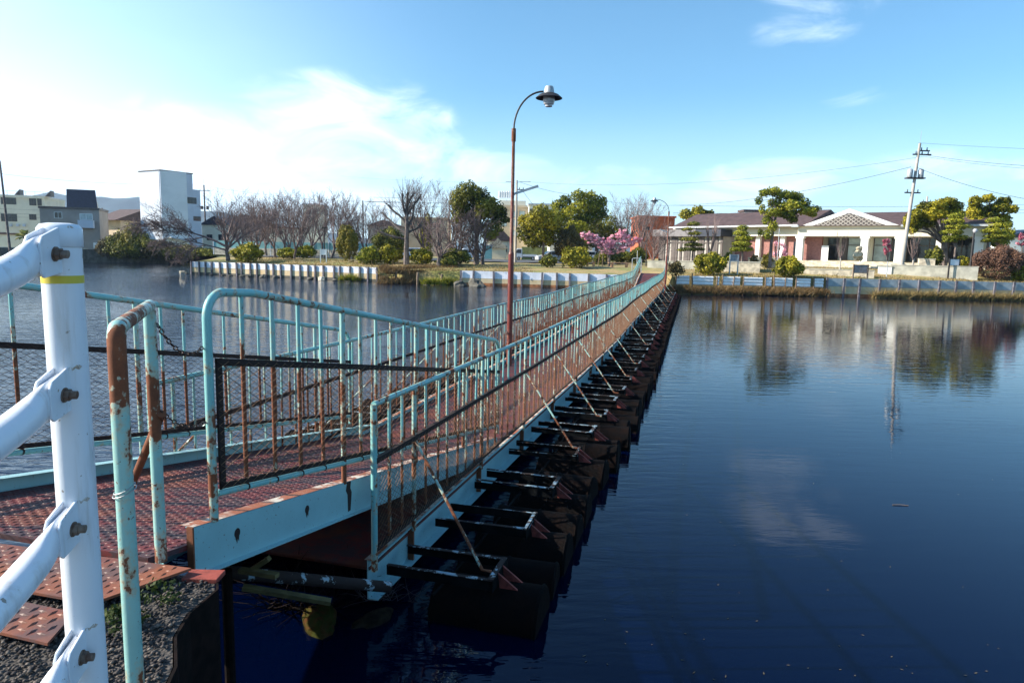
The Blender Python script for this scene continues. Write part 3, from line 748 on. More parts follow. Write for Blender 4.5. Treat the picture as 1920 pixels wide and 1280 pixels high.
# gravel stones
R = np.random.RandomState(3); pts = []
while len(pts) < 9000:
    x = R.uniform(-3.0, -1.15); y = R.uniform(1.4, 3.1)
    ex = np.interp(y, [1.3, 2.1, 2.28, 2.42, 2.62, 2.8, 3.02, 3.13], [-1.0, -1.2, -1.24, -1.27, -1.37, -1.40, -1.37, -1.42])
    if x < ex - .02: pts.append((x, y))
pts = np.array(pts); n = len(pts); s = R.uniform(.005, .013, n)[:, None]
c = np.column_stack([pts, 1.402 + s[:, 0] * .4 + R.uniform(0, .008, n)])
octa = np.array([(1, 0, 0), (0, 1, 0), (-1, 0, 0), (0, -1, 0), (0, 0, .7), (0, 0, -.7)])
th = R.uniform(0, 6.28, n); ca, sa = np.cos(th), np.sin(th)
V = np.zeros((n, 6, 3))
for k_, o8 in enumerate(octa):
    q = o8[None] * s * R.uniform(.7, 1.3, (n, 3)); V[:, k_] = c + np.column_stack([q[:, 0]*ca - q[:, 1]*sa, q[:, 0]*sa + q[:, 1]*ca, q[:, 2]])
F8 = np.array([(0,1,4),(1,2,4),(2,3,4),(3,0,4),(1,0,5),(2,1,5),(3,2,5),(0,3,5)])
tag(npmesh('gravel', V.reshape(-1, 3), (np.arange(n)[:, None, None] * 6 + F8[None]).reshape(-1, 3), 'pebble', np.repeat(R.rand(n) ** 1.6, 6)), 'dark grey loose gravel on the landing', 'gravel', kind='stuff')
# small weeds by the edge
for i, (x, y, sc) in enumerate([(-1.62, 2.72, 1.0), (-1.52, 2.86, .8), (-1.58, 2.60, .7)]):
    V, F, T = leaves([(random.uniform(-.06, .06), random.uniform(-.06, .06), .03 + .02 * k_, .04, .04, .025) for k_ in range(5)], 150, .014 * sc, 20 + i, up=.6)
    w_ = thing('weed', ['low green clover weed beside the sheet pile edge', 'dark green weed nearest the steel block', 'small yellowish weed on the gravel nearest the turquoise post'][i], 'plant', (x, y, 1.40), 0, 'weeds at the landing edge')
    npmesh('foliage', V, F, 'leaf_deep', T, w_)

# ---- gate frame
F1 = Vector((-1.71, 3.20, 1.452)); N1 = Vector((bx(239, 2.2, 2.0), 2.2, 1.40))
g = thing('gate_frame', 'flaking turquoise tubular gate frame standing between white post and gangway', 'gate frame', N1)
tp = []; a = N1 + Vector((0, 0, 0)); 
zt_n = hz(232, 606, 2.2); zt_f = hz(302, 574, 3.2)
def loc_(p): return Vector(p) - N1
dirn = (Vector((F1.x, F1.y, 0)) - Vector((N1.x, N1.y, 0))).normalized()
pts = [(N1.x, N1.y, 1.40), (N1.x, N1.y, 1.8), (N1.x, N1.y, 2.2), (N1.x, N1.y, zt_n - .12)]
for t in range(1, 6):
    th = pi / 2 * t / 5; q = Vector((N1.x, N1.y, zt_n - .07)) + dirn * .05 * (1 - cos(th)) + Vector((0, 0, .05 * sin(th))); pts.append(tuple(q))
mb = MB(); mb.tube([loc_(p) for p in pts], .0285, 14, [.10, .02, -.06, .46, .42, .2, .2, .25, .3]); mb.build('near_post', 'turquoise_old', g, smooth=True)
mb = MB(); mb.tube([loc_(Vector(pts[-1])), loc_(Vector(pts[-1]).lerp(Vector((F1.x, F1.y, zt_f)), .5)), loc_((F1.x + dirn.x * .03, F1.y + dirn.y * .03, zt_f))], .0275, 14, [.2, .26, .2]); mb.build('top_bar', 'turquoise_old', g, smooth=True)
mb = MB(); mb.tube([loc_((F1.x, F1.y, z)) for z in (1.45, 1.55, 1.9, 2.25, 2.4, zt_f - .02)], .0275, 14, [.45, .12, .1, .34, .2, .1]); mb.build('far_post', 'turquoise_old', g, smooth=True)
S0 = ony(303, 775, 3.2); S1 = ony(240, 925, 3.75)
mb = MB(); mb.tube([loc_(S0), loc_(S1)], .021, 10, .5); mb.build('strut', 'turquoise_old', g, smooth=True)
mb = MB(); cz = hz(236, 915, 2.2) - N1.z
for q in range(2): mb.tube([((.032+.004*q) * cos(t) , (.032+.004*q) * sin(t), cz - .012 * q + .014 * cos(t - .6)) for t in np.linspace(0, 2*pi, 20)], .0018, 5, 0, cap=False)
tag(mb.build('tie_wire', 'galv', None, N1), 'loop of pale tie wire around the near turquoise post', 'wire')
# chains
def chain(name, label, A, B, sag, nl):
    o = thing(name, label, 'chain', A, 0, 'chains between gate frame and gangway'); proto = None
    for i in range(nl):
        t = (i + .5) / nl; p = A.lerp(B, t) - Vector((0, 0, sag * 4 * t * (1 - t))); t2 = t + .01; p2 = A.lerp(B, t2) - Vector((0, 0, sag * 4 * t2 * (1 - t2)))
        d = (p2 - p).normalized()
        if proto is None:
            mb = MB(); L = .0165; rr_ = .0085; pp = []
            for k_ in range(14):
                th = 2 * pi * k_ / 14; pp.append(((L - rr_) * (1 if cos(th) > 0 else -1) + rr_ * cos(th), rr_ * sin(th), 0))
            pp.append(pp[0]); pp.append(pp[1]); mb.tube(pp, .0032, 6, 0, cap=False); proto = mb.build('link', 'chain_iron', o, smooth=True); c_ = proto
        else: c_ = cpy(proto, o)
        q = d.to_track_quat('X', 'Z'); c_.rotation_mode = 'QUATERNION'
        from mathutils import Quaternion
        c_.rotation_quaternion = q @ Quaternion((1, 0, 0), (i % 2) * pi / 2 + .4); c_.location = p - A
    return o
RP = to_world(GR, 3.10, 0)
A1 = Vector((F1.x + .03, F1.y, hz(313, 605, 3.2))); B1 = Vector((RP.x - .02, RP.y - .015, hz(392, 650, RP.y)))
chain('hanging_chain', 'upper rusty chain sagging from gate frame to gangway post', A1, B1, .085, 15)
A2 = Vector((F1.x + .03, F1.y, hz(313, 770, 3.2))); B2 = Vector((RP.x - .02, RP.y - .015, hz(383, 789, RP.y)))
chain('hanging_chain', 'lower rusty chain sagging from gate frame to gangway post', A2, B2, .05, 13)

# ---- white fence
PX = bx(140, 1.5, 2.5); WP = Vector((PX, 1.5, 1.40)); fd = -ray(802, 222).normalized(); fn = Vector((fd.y, -fd.x, 0)).normalized()  # runs back past the camera
wf = thing('white_fence', 'white tubular pipe fence with rusty bolts running past the camera', 'fence', WP)
ztop = hz(110, 418, 1.5) - 1.40
mb = MB(); mb.lathe((0, 0, 0), [(.040, 0), (.040, ztop - .03)], 40); p0 = mb.build('post', 'white_coat', wf, smooth=True)
mb = MB(); mb.lathe((0, 0, ztop), [(.041, -.052), (.0432, -.05), (.0432, -.012), (.036, -.003), (.02, .0)], 40); mb.build('cap', 'white_coat', wf, smooth=True)
mb = MB(); zy = hz(120, 523, 1.5) - 1.4; mb.lathe((0, 0, 0), [(.0405, zy - .0085), (.0406, zy + .0085)], 40); mb.build('reflective_band', 'yellow_band', wf, smooth=True)
ext = MB(); ext.lathe(tuple(fd * 2.0), [(.0385, 0), (.0385, ztop)], 24); ext.build('post', 'white_coat', wf, smooth=True)
for k_, py in enumerate((466, 731, 983, 1224)):
    zb = hz([88, 111, 127, 145][k_], py, 1.44) - 1.4
    # bracket plates welded on the post
    for sgn in (1,):
        mb = MB(); e0 = .028; e1 = .115; hh_ = .041; c0 = -fn * .012
        poly = [(e0, -hh_ - .004), (e1 - .01, -hh_), (e1, -hh_ + .01), (e1, hh_ - .01), (e1 - .012, hh_ + .004), (e0 + .02, hh_ + .010), (e0, hh_ + .012)]
        mb.prism([c0 + fd * a_ + Vector((0, 0, zb + b_)) for a_, b_ in poly], -fn * .006); mb.build('bracket', 'white_coat', wf, bevel=.0015)
        mb = MB(); mb.prism([c0 * 0 + fn * .010 + fd * a_ + Vector((0, 0, zb + b_)) for a_, b_ in poly], fn * .006); mb.build('bracket', 'white_coat', wf, bevel=.0015)
    mb = MB(); mb.tube([fd * .036 * cos(t) - fn * .040 * sin(t) + Vector((0, 0, zb + .048 + .003 * sin(t * 40))) for t in np.linspace(-.3, 1.0, 14)], [.0035 + .0015 * (i % 2) for i in range(14)], 6, 0); mb.build('weld_bead', 'weld', wf, smooth=True)
    # rail with flattened end
    mb = MB(); vs = []; fs = []; nn = 20
    for (s_, hw_, hh_, zo) in ((.045, .008, .042, 0), (.085, .008, .042, 0), (.105, .012, .041, 0), (.14, .023, .038, -.004), (.18, .031, .034, -.01), (.24, .033, .033, -.014), (1.0, .033, .033, -.014), (1.95, .033, .033, -.014)):
        for j in range(nn):
            th = 2 * pi * j / nn; vs.append(fd * s_ + fn * (hw_ * cos(th)) + Vector((0, 0, zb + zo * (1 if k_ == 0 else .3) + hh_ * sin(th))))
    for i in range(7):
        for j in range(nn): fs.append((i*nn+j, i*nn+(j+1) % nn, (i+1)*nn+(j+1) % nn, (i+1)*nn+j))
    fs.append(tuple(range(nn))); mb.add(vs, fs); mb.build('rail', 'white_coat', wf, smooth=True)
    # bolt on the outer plate (side facing right)
    mb = MB(); bo = fd * .062 + Vector((0, 0, zb)); ax = -fn
    def ring(r_, d, n_=6): 
        t1 = fd; t2 = Vector((0, 0, 1)); return [bo + ax * d + t1 * (r_ * cos(2*pi*j/n_)) + t2 * (r_ * sin(2*pi*j/n_)) for j in range(n_)]
    for (r_, d0, d1, n_) in ((.0155, .018, .021, 16), (.0125, .021, .031, 6), (.0085, .031, .044, 10)):
        a_ = ring(r_, d0, n_); mb.prism(a_, ax * (d1 - d0))
    mb.build('bolt', 'bolt', wf)

def brush(name, label, base, n, L, seed, mat='twig'):
    R = random.Random(seed); mb = MB()
    for i in range(n):
        a = R.uniform(0, pi); p = Vector((R.uniform(-.3, .3), 0, 0)); pts = [p]; dd = Vector((cos(a) * R.uniform(.3, 1), R.uniform(-.6, .3), sin(a) * .5 + .15)).normalized()
        for k_ in range(4): p = p + dd * L / 4; dd = (dd + Vector((R.uniform(-.3, .3), R.uniform(-.2, .2), R.uniform(-.4, .1)))).normalized(); pts.append(p)
        q_ = L / 1.9; mb.tube(pts, [.02 * q_, .016 * q_, .012 * q_, .01 * q_, .006 * q_], 3, 0, cap=False)
    o = mb.build(name, mat, None, base); return tag(o, label, 'brush')
# ---- things under the gangway in the dark
def beam(name, mat, A, B, w_, h_, label, cat):
    A = Vector(A); B = Vector(B); c0 = (A + B) / 2; d = B - A; L = d.length; mb = MB()
    mb.box(-L/2, L/2, -w_/2, w_/2, -h_/2, h_/2, .4)
    o = mb.build(name, mat, None, c0, bevel=.003); o.rotation_mode = 'QUATERNION'; o.rotation_quaternion = d.to_track_quat('X', 'Z'); tag(o, label, cat); return o
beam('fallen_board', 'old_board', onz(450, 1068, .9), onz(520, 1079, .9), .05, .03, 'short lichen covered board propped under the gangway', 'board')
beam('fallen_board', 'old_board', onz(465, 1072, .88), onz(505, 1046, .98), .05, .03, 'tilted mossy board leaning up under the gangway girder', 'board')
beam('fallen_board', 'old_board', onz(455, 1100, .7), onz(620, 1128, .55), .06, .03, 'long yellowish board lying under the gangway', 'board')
mb = MB(); A = onz(425, 1072, .85); B = onz(730, 1100, .35)
mb.tube([A, A.lerp(B, .33), A.lerp(B, .66), B], .045, 10, [.5, .35, .5, .25]); tag(mb.build('mooring_pipe', 'frame_paint', smooth=True), 'thick flaking pipe joining the landing to the floating bridge', 'pipe')
mb = MB(); A = onz(425, 1068, .9); mb.tube([A, (A.x, A.y, -.6)], .035, 10, .9); tag(mb.build('support_pile', 'rusty_dark'), 'black corroded pile under the landing end of the gangway', 'pile')
def rock(loc, sc, mat, seed, name='rock'):
    R = random.Random(seed); me = bpy.data.meshes.new(name); import bmesh
    bm = bmesh.new(); bmesh.ops.create_icosphere(bm, subdivisions=3, radius=1)
    ph = [R.uniform(0, 6) for _ in range(6)]
    for v_ in bm.verts:
        p = v_.co; k_ = 1 + .16*sin(p.x*3+ph[0]) * cos(p.y*2.5+ph[1]) + .12*sin(p.z*5+ph[2]+p.x*2) + .07*sin(p.y*9+ph[3]) + .04*R.uniform(-1, 1)
        v_.co = Vector((p.x*k_*sc[0], p.y*k_*sc[1], p.z*k_*sc[2]))
    bm.to_mesh(me); bm.free(); me.materials.append(MATS[mat]); o = bpy.data.objects.new(name, me); COL.objects.link(o); o.location = loc; o.rotation_euler = (0, 0, R.uniform(0, 6)); return o
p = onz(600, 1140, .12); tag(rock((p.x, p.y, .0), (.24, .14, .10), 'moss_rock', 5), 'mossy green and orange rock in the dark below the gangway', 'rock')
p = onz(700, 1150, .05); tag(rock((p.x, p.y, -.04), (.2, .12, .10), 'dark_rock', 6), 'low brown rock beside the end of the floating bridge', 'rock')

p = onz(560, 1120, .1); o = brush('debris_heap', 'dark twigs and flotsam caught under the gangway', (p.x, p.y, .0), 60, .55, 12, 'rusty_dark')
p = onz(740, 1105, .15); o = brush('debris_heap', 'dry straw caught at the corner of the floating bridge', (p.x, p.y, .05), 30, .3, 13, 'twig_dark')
# ---- lamp posts
def lamp(name, label, x, y, H, hw, flip, tube_light=True):
    o = thing(name, label, 'street lamp', (x, y, 0)); s_ = flip
    mb = MB(); mb.tube([(0, 0, -1), (0, 0, 1.2), (0, 0, 2.95)], .062, 14, .05); mb.build('base_section', 'lamp_post_paint', o, smooth=True)
    mb = MB(); mb.tube([(0, 0, 2.95), (0, 0, 3.02), (0, 0, 4.6), (0, 0, H - .95)], [.062, .042, .038, .034], 12, [.1, .15, .3, .5]); mb.build('shaft', 'lamp_post_paint', o, smooth=True)
    mb = MB(); mb.tube([(0, 0, H - 1.05), (0, 0, H - .78)], .05, 12, .5); mb.build('sleeve', 'lamp_post_paint', o, smooth=True)
    mb = MB(); pts = []
    for t in range(13):
        th = pi / 2 * t / 12; pts.append((s_ * hw * (1 - cos(th)), 0, H - .8 + .8 * sin(th) ** 1.0))
    mb.tube(pts, .02, 8, .3); mb.build('arm', 'black_iron', o, smooth=True)
    hx = s_ * (hw + .12)
    mb = MB(); mb.lathe((hx, 0, H - .02), [(.0, .13), (.08, .13), (.095, .10), (.12, -.03), (.1, -.03)], 18); h_ = mb.build('lamp_head', 'galv', o, smooth=True)
    mb = MB(); mb.lathe((hx, 0, H - .06), [(.12, .03), (.20, .0), (.29, -.075), (.285, -.08), (.19, -.01), (.11, .015)], 20); mb.build('lamp_shade', 'black_iron', h_, smooth=True)
    mb = MB(); mb.lathe((hx, 0, H - .08), [(.11, 0), (.13, -.03), (.125, -.13), (.11, -.16), (.11, -.18), (.08, -.19), (.075, -.23), (0.01, -.24)], 18); mb.build('globe', 'glass_shade', h_, smooth=True)
    if tube_light:
        zt = H - 2.15; mb = MB(); M_ = Matrix.Rotation(-.32 * s_, 4, 'Y'); mb.box(.05 * s_ if s_ > 0 else -.62, .62 if s_ > 0 else -.05, -.035, .035, zt - .02, zt + .02, 0)
        c_ = MB(); 
        A = Vector((s_ * .06, 0, zt)); B = Vector((s_ * .56, 0, zt + .17)); c_.tube([A, B], .035, 4, 0); c_.build('tube_light', 'galv', o)
        c_ = MB(); c_.tube([(0, 0, zt - .05), A], .02, 6, 0); c_.build('bracket', 'galv', o)
    return o
Yl = 15.2; lamp('street_lamp', 'tall rusty lamp post standing in the water left of the bridge', bx(957, Yl, 2.0), Yl, hz(1020, 172, Yl), .62, 1)
Yl = 47.0; lamp('street_lamp', 'distant lamp post with curved arm at the far end of the bridge', bx(1249, Yl, 2.0), Yl, hz(1235, 374, Yl), .9, -1)

# ================================================================== FAR SHORE
def G(px, Y, dz=0):
    """a spot on the far bank under photo column px at distance Y"""
    z = land(bx(px, Y, 1.7), Y); x = bx(px, Y, z); return Vector((x, Y, z + dz))
# ---- retaining walls along the water
def panel_wall(name, label, p0, p1, n, ztop, zmid, zbot, matt, matm, matb, post_mat, seed):
    """thin facing boards between driven posts; pixel columns p0..p1 at the water's edge"""
    A = onz(*p0, 0); B = onz(*p1, 0); A.z = B.z = 0; d = (B - A); L = d.length; d.normalize(); nn = Vector((d.y, -d.x, 0))
    if nn.y > 0: nn = -nn
    o = thing(name, label, 'retaining wall', A); R = random.Random(seed)
    for nm, mat, z0, z1, th in (('upper_panel', matt, zmid, ztop, .06), ('lower_panel', matm, .22, zmid - .02, .03), ('base_band', matb, -.4, .22, .07)):
        mb = MB(); q = [Vector((0, 0, z0)), d * L + Vector((0, 0, z0)), d * L + Vector((0, 0, z1)), Vector((0, 0, z1))]; mb.prism(q, nn * -th); mb.build(nm, mat, o)
    mb = MB(); mb.box(-.07, .07, -.12, .0, -.8, 0, 0); pst = None
    for i in range(n + 1):
        t = min(1, max(0, (i + (R.uniform(-.22, .22) if 0 < i < n else 0)) / n)); l_ = d * (L * t) + nn * .03 + Vector((0, 0, 0))
        mbp = None
        if pst is None: mbp = MB(); mbp.box(-.075, .075, -.12, .0, -1.0, ztop + .03, 0); pst = mbp.build('post', post_mat, o, l_); pst.rotation_euler = (0, 0, atan2(d.y, d.x)); c_ = pst
        else: c_ = cpy(pst, o, l_)
        c_.rotation_euler = (R.uniform(-.015, .015), R.uniform(-.03, .03), atan2(d.y, d.x))
    return o
panel_wall('retaining_wall', 'long white and tan panel wall with dark posts edging the left peninsula', (360, 513.5), (708, 528), 23, 1.30, .72, .2, 'white_panel', 'tan_panel', 'stone', 'pile', 1)
panel_wall('retaining_wall', 'white panel wall running behind the lamp post to the bridge', (864, 534), (1232, 545), 12, 1.26, .62, .2, 'white_panel', 'tan_panel', 'rust_band', 'pile', 2)
panel_wall('retaining_wall', 'blue grey panel wall with rust band at the right edge', (1548, 555), (1960, 565), 12, 1.44, .80, .2, 'blue_panel', 'tan_panel', 'rust_band', 'pile', 3)
# guard rail boards used as bank edging
A = onz(1266, 549, 0); B = onz(1546, 555, 0); d = (B - A); L = d.length; d.normalize()
o = thing('guard_rail', 'white corrugated guard rail on brown stakes edging the bank right of the bridge', 'guard rail', A)
ft = [0, .11, .27, .31, .45, .60, .66, .80, .92]
for i, t0 in enumerate(ft):
    t1 = ft[i+1] - .006 if i < len(ft) - 1 else 1.0
    mb = MB(); prof = [(0, .70), (.05, .76), (.05, .84), (0, .90), (0, .96), (.05, 1.02), (.05, 1.10), (0, 1.16), (0, 1.20), (.05, 1.26), (.05, 1.34), (0, 1.40)]
    vs = []; n_ = len(prof); tl = random.uniform(-.02, .02)
    for t in (t0, t1 - .015):
        for (q, z) in prof: vs.append((d * (L * t) + Vector((0, -q, z - .02 + tl * (t - t0) * 10))))
    mb.add(vs, [(j, j+1, n_+j+1, n_+j) for j in range(n_-1)]); vs2 = [Vector(v_) + Vector((0, .02, 0)) for v_ in vs]; mb.add(vs2, [(j+1, j, n_+j, n_+j+1) for j in range(n_-1)])
    mb.build('rail_panel', 'white_metal', o)
st = None
for t in ft + [.38, .73]:
    l_ = d * (L * t) + Vector((0, -.08, 0))
    if st is None: mb = MB(); mb.tube([(0, 0, -.3), (0, 0, .8), (.02, 0, 1.5)], [.05, .05, .045], 7, 0); st = mb.build('stake', 'wood', o, l_)
    else: cpy(st, o, l_, (random.uniform(-.05, .05), random.uniform(-.06, .06), random.random() * 3), random.uniform(.9, 1.1))
# mooring piles in the soft bank
for i, (px, py, h) in enumerate([(742, 531, 1.0), (783, 533, 1.05), (823, 532, .95), (828, 533, .9), (873, 533, 1.4)]):
    p = onz(px, py, 0); mb = MB(); mb.tube([(0, 0, -1), (0, 0, h * .5), (.03, 0, h)], [.11, .11, .10], 8)
    tag(mb.build('wooden_pile', 'wood', None, (p.x, p.y, 0)), ['short wooden pile nearest the white panel wall', 'tallest wooden pile standing in the water before the pollarded tree', 'left one of a close pair of bank piles', 'right one of a close pair of bank piles', 'thin wooden pile where the second white wall begins'][i], 'pile', 'wooden piles in the open bank')
# rocks at the waterline
rk = [(343, 512, .7, 'pale rock lying in the water off the tip of the peninsula'), (351, 514, .4, 'small dark rock beside the peninsula tip'), (396, 516, .35, 'flat rock at the second bay of the white wall'),
      (419, 517, .5, 'black rock below the left part of the white wall'), (432, 518, .4, 'dark rock right of the black rock'), (454, 518.5, .5, 'brown rock with grass under the white wall'),
      (469, 519.5, .6, 'long grey rock under the white wall'), (494, 520.5, .8, 'largest dark rock under the middle of the white wall'), (518, 521.5, .6, 'rock half under water below the white wall'),
      (581, 524, .6, 'grey rock below the white sign'), (603, 525, .8, 'broad grey rock right of the white sign'), (628, 526.5, .5, 'low rock before the grass tuft'),
      (800, 532.5, .6, 'flat dark rock before the green reeds'), (862, 536, 1.0, 'long low rock near the thin pile'), (893, 537, 1.6, 'big round boulder left of the lamp post'),
      (1390, 551, 1.0, 'round grey rock under the guard rail'), (1444, 553, .9, 'rock at the waterline below the round shrub'), (1522, 553, .7, 'pale rock near the end of the guard rail')]
for i, (px, py, w_, lb) in enumerate(rk):
    p = onz(px, py, 0); o = rock((p.x, p.y, .02), (w_ * .55, w_ * .45, w_ * .38), 'stone' if i not in (0, 10) else 'cast_stone', 40 + i); tag(o, lb, 'rock', 'rocks along the waterline')

# ---- reeds and dry grass
def blades(name, spots, n, h, mat, label, seed, w_=.03, kind='stuff', cat='grass'):
    R = np.random.RandomState(seed); V = []; sp_ = np.array(spots); idx = R.randint(0, len(sp_), n)
    p = sp_[idx, :3] + np.column_stack([R.normal(size=n) * sp_[idx, 3], R.normal(size=n) * sp_[idx, 3] * .4, np.zeros(n)])
    hh_ = h * R.uniform(.4, 1.1, n); a = R.uniform(0, 6.28, n); lean = R.normal(size=(n, 2)) * .6 * hh_[:, None]
    dx = np.column_stack([np.cos(a), np.sin(a), np.zeros(n)]) * w_
    top = p + np.column_stack([lean, hh_]); V = np.stack([p - dx, p + dx, top], 1).reshape(-1, 3)
    o = npmesh(name, V, np.arange(n * 3).reshape(n, 3), mat, np.repeat(R.rand(n), 3)); tag(o, label, cat, kind=kind); return o
sp_ = []
for px in np.arange(712, 870, 3.0):
    p = onz(px, 531.5, 0)
    for q in range(4): t = random.uniform(-.2, 1.8); sp_.append((p.x, p.y + t, float(np.interp(t, [0, .5, .6, 1.4, 1.8], [0, .45, .85, 1.25, 1.3])) - .04, .25))
blades('bank_grass', sp_, 9000, .5, 'reed', 'tangled dry grass and roots on the open bank', 5)
sp_ = []
for px in np.arange(1250, 1548, 3.0):
    p = onz(px, np.interp(px, [1250, 1548], [550, 555.5]), 0)
    for q in range(3): t = random.uniform(-.5, .3); sp_.append((p.x, p.y + t, .05 + max(0, .4 * (t + .4)), .22))
blades('bank_reeds', sp_, 9000, .48, 'reed', 'brown reed stubble along the foot of the guard rail', 6)
sp_ = []
for px in np.arange(1640, 1925, 4.0):
    p = onz(px, np.interp(px, [1640, 1920], [557.5, 564]), 0); sp_.append((p.x, p.y - .15, 0, .2))
blades('bank_reeds', sp_, 3500, .75, 'grass_dry', 'straw coloured reeds before the blue grey wall', 7)
sp_ = []
for i in range(1500):
    px = random.uniform(370, 1000) if i % 2 else random.uniform(1262, 1930); x0 = bx(px, 60, 1.3); y0 = shoreY(x0); t = .3 + random.random() ** 2 * 7; sp_.append((x0, y0 + t, gz(x0, t) - .02, .4))
blades('lawn_grass', sp_, 20000, .16, 'grass_dry', 'dry tufty winter grass on the banks', 8, .035)
for i, (px, py, s_, mt) in enumerate([(655, 526.5, .55, 'leaf_green'), (838, 533, .5, 'leaf_green'), (815, 534, .4, 'leaf_green')]):
    p = onz(px, py, 0); sp_ = [(p.x + random.uniform(-.6, .6) * (1 if i == 0 else 1.3), p.y, 0.02, .25) for _ in range(8)]
    blades('reed_tuft', sp_, 500, .7, mt, ['green grass tuft at the foot of the white wall', 'bright green iris leaves near the big boulder', 'green iris leaves beside the tall pile'][i], 60 + i, .035, kind=None, cat='plant')
p = onz(1012, 533, 0); brush('driftwood_branches', 'pale heap of fallen branches against the white wall left of the bridge', (p.x, p.y, .1), 60, 1.9, 3)

# ---- trees
def bare_mesh(seed, H, spread, levels=7, lean=(0, 0), up=.12, r0=.2, trunk=.2, curve=.16, tw=.0125, fan=.55, stems=4, sides=6):
    """vase shaped winter tree: a few stout limbs, long rising branches, a haze of fine twigs"""
    R = random.Random(seed); tb = MB(); cb_ = MB()
    def seg(mb, p, d, L, ra, rb, n, sd, rise):
        pts = [p.copy()]; rs = [ra]; q = p.copy(); dd = d.copy(); dirs = [dd.copy()]
        for i in range(n):
            dd = (dd + Vector((R.uniform(-1, 1), R.uniform(-1, 1), R.uniform(-.8, .8))) * curve + Vector((0, 0, rise))).normalized()
            q = q + dd * L / n; pts.append(q.copy()); rs.append(ra + (rb - ra) * (i + 1) / n); dirs.append(dd.copy())
        mb.tube(pts, rs, sd, 0, cap=False); return pts, dirs, rs
    def side(dd, ang, az):
        t = dd.orthogonal().normalized(); b_ = dd.cross(t); return (dd * cos(ang) + (t * cos(az) + b_ * sin(az)) * sin(ang)).normalized()
    def grow(p, d, L, rad, lv):
        n = 5 if lv < 3 else 3; last = lv >= 4
        pts, dirs, rs = seg(cb_, p, d, L, rad, max(tw, rad * (.35 if not last else .5)), n, 5 if lv < 2 else 3, up * (.8 if lv < 3 else .5))
        if last: return
        cnt = (5, 5, 6, 6)[lv - 1] if lv > 0 else 5; az = R.uniform(0, 6.28)
        for j in range(cnt):
            t = (j + 1.2) / (cnt + .2); i = min(n, max(1, int(round(t * n)))); az += 2.4 + R.uniform(-.5, .5)
            nd = side(dirs[i], R.uniform(.45, .95) * (fan + .25), az)
            nd.z = nd.z * .9 + .12; nd.normalize()
            grow(pts[i], nd, L * R.uniform(.48, .68) * (1.12 - .35 * t), max(tw, rs[i] * .62), lv + 1)
    d0 = Vector((lean[0], lean[1], 1)).normalized(); L0 = H * trunk
    tb.tube([(0, 0, -.3), (0, 0, .08)], [r0 * 1.6, r0 * 1.1], sides, 0, cap=False)
    pts, dirs, rs = seg(tb, Vector((0, 0, 0)), d0, L0, r0 * 1.1, r0 * .8, 4, sides, 0)
    az = R.uniform(0, 6.28)
    for j in range(stems):
        az += 2 * pi / stems + R.uniform(-.3, .3); a_ = R.uniform(.55, 1.05) * (spread * .62) if j else .15
        grow(pts[-1], side(dirs[-1], a_, az), H * R.uniform(.50, .66), r0 * R.uniform(.5, .65), 1)
    zs = sorted(v_[2] for v_ in cb_.v)[int(len(cb_.v) * .995)]; k = H / zs
    for mb in (tb, cb_): mb.v = [(v_[0] * k, v_[1] * k, v_[2] * k) for v_ in mb.v]
    return tb, cb_
def bare_tree(name, label, base, mbs, mat='twig', group=None, trunkmat='bark'):
    o = thing(name, label, 'tree', base, 0, group); mbs[0].build('trunk', trunkmat, o); mbs[1].build('crown', mat, o); return o
# four cherry shapes reused along the shore
def C(px, Y): return G(px, Y, -.05)
T0 = bare_mesh(11, 7.6, 1.25, lean=(-.08, 0), up=.08, r0=.27, trunk=.17, stems=4)
big = bare_tree('cherry_tree', 'big bare cherry tree leaning over the water at the peninsula tip', C(428, 73), T0, group='bare cherry trees on the peninsula')
# long low limbs to the left
R = random.Random(4); mb = MB()
def limb(p, d, L, rad, lv):
    pts = [p.copy()]; rs = [rad]; q = p.copy(); dd = d.copy(); n = 6
    for i in range(n):
        dd = (dd + Vector((R.uniform(-.15, .15), R.uniform(-.15, .15), R.uniform(-.2, .10 if lv < 1 else .15)))).normalized(); q = q + dd * L / n; pts.append(q.copy()); rs.append(max(.012, rad * (1 - .8 * (i + 1) / n)))
        if lv < 4 and i > 0:
            for s_ in range(2 if lv < 3 else 1):
                t = dd.orthogonal().normalized(); b_ = dd.cross(t); a_ = R.uniform(0, 6.28); nd = (dd * .8 + (t * cos(a_) + b_ * sin(a_)) * .55).normalized(); limb(q, nd, L * R.uniform(.35, .5), max(.012, rs[-1] * .5), lv + 1)
    mb.tube(pts, rs, 4 if lv < 1 else 3, 0, cap=False)
limb(Vector((-.3, 0, 1.6)), Vector((-1, .1, .62)), 6.6, .15, 1)
limb(Vector((-.3, 0, 1.2)), Vector((-1, -.2, .30)), 5.6, .12, 0)
limb(Vector((.2, 0, 1.5)), Vector((1, .1, .9)), 4.4, .12, 1)
mb.build('limb', 'twig', big)
TA = bare_mesh(21, 7.3, 1.15, lean=(.05, 0), up=.09, r0=.18, trunk=.18, stems=4)
TB = bare_mesh(22, 7.3, 1.0, lean=(-.06, 0), up=.12, r0=.16, trunk=.16, stems=5)
TC = bare_mesh(23, 7.6, .8, up=.16, r0=.16, trunk=.2, stems=4)
ta = bare_tree('cherry_tree', 'bare cherry tree behind the first round shrub of the peninsula', C(516, 79), TA, group='bare cherry trees on the peninsula')
tb_ = bare_tree('cherry_tree', 'two stemmed bare cherry tree above the low hedge', C(552, 76), TB, group='bare cherry trees on the peninsula')
tc_ = bare_tree('cherry_tree', 'bare cherry tree furthest left behind the tip tree', C(474, 90), TC, group='bare cherry trees on the peninsula')
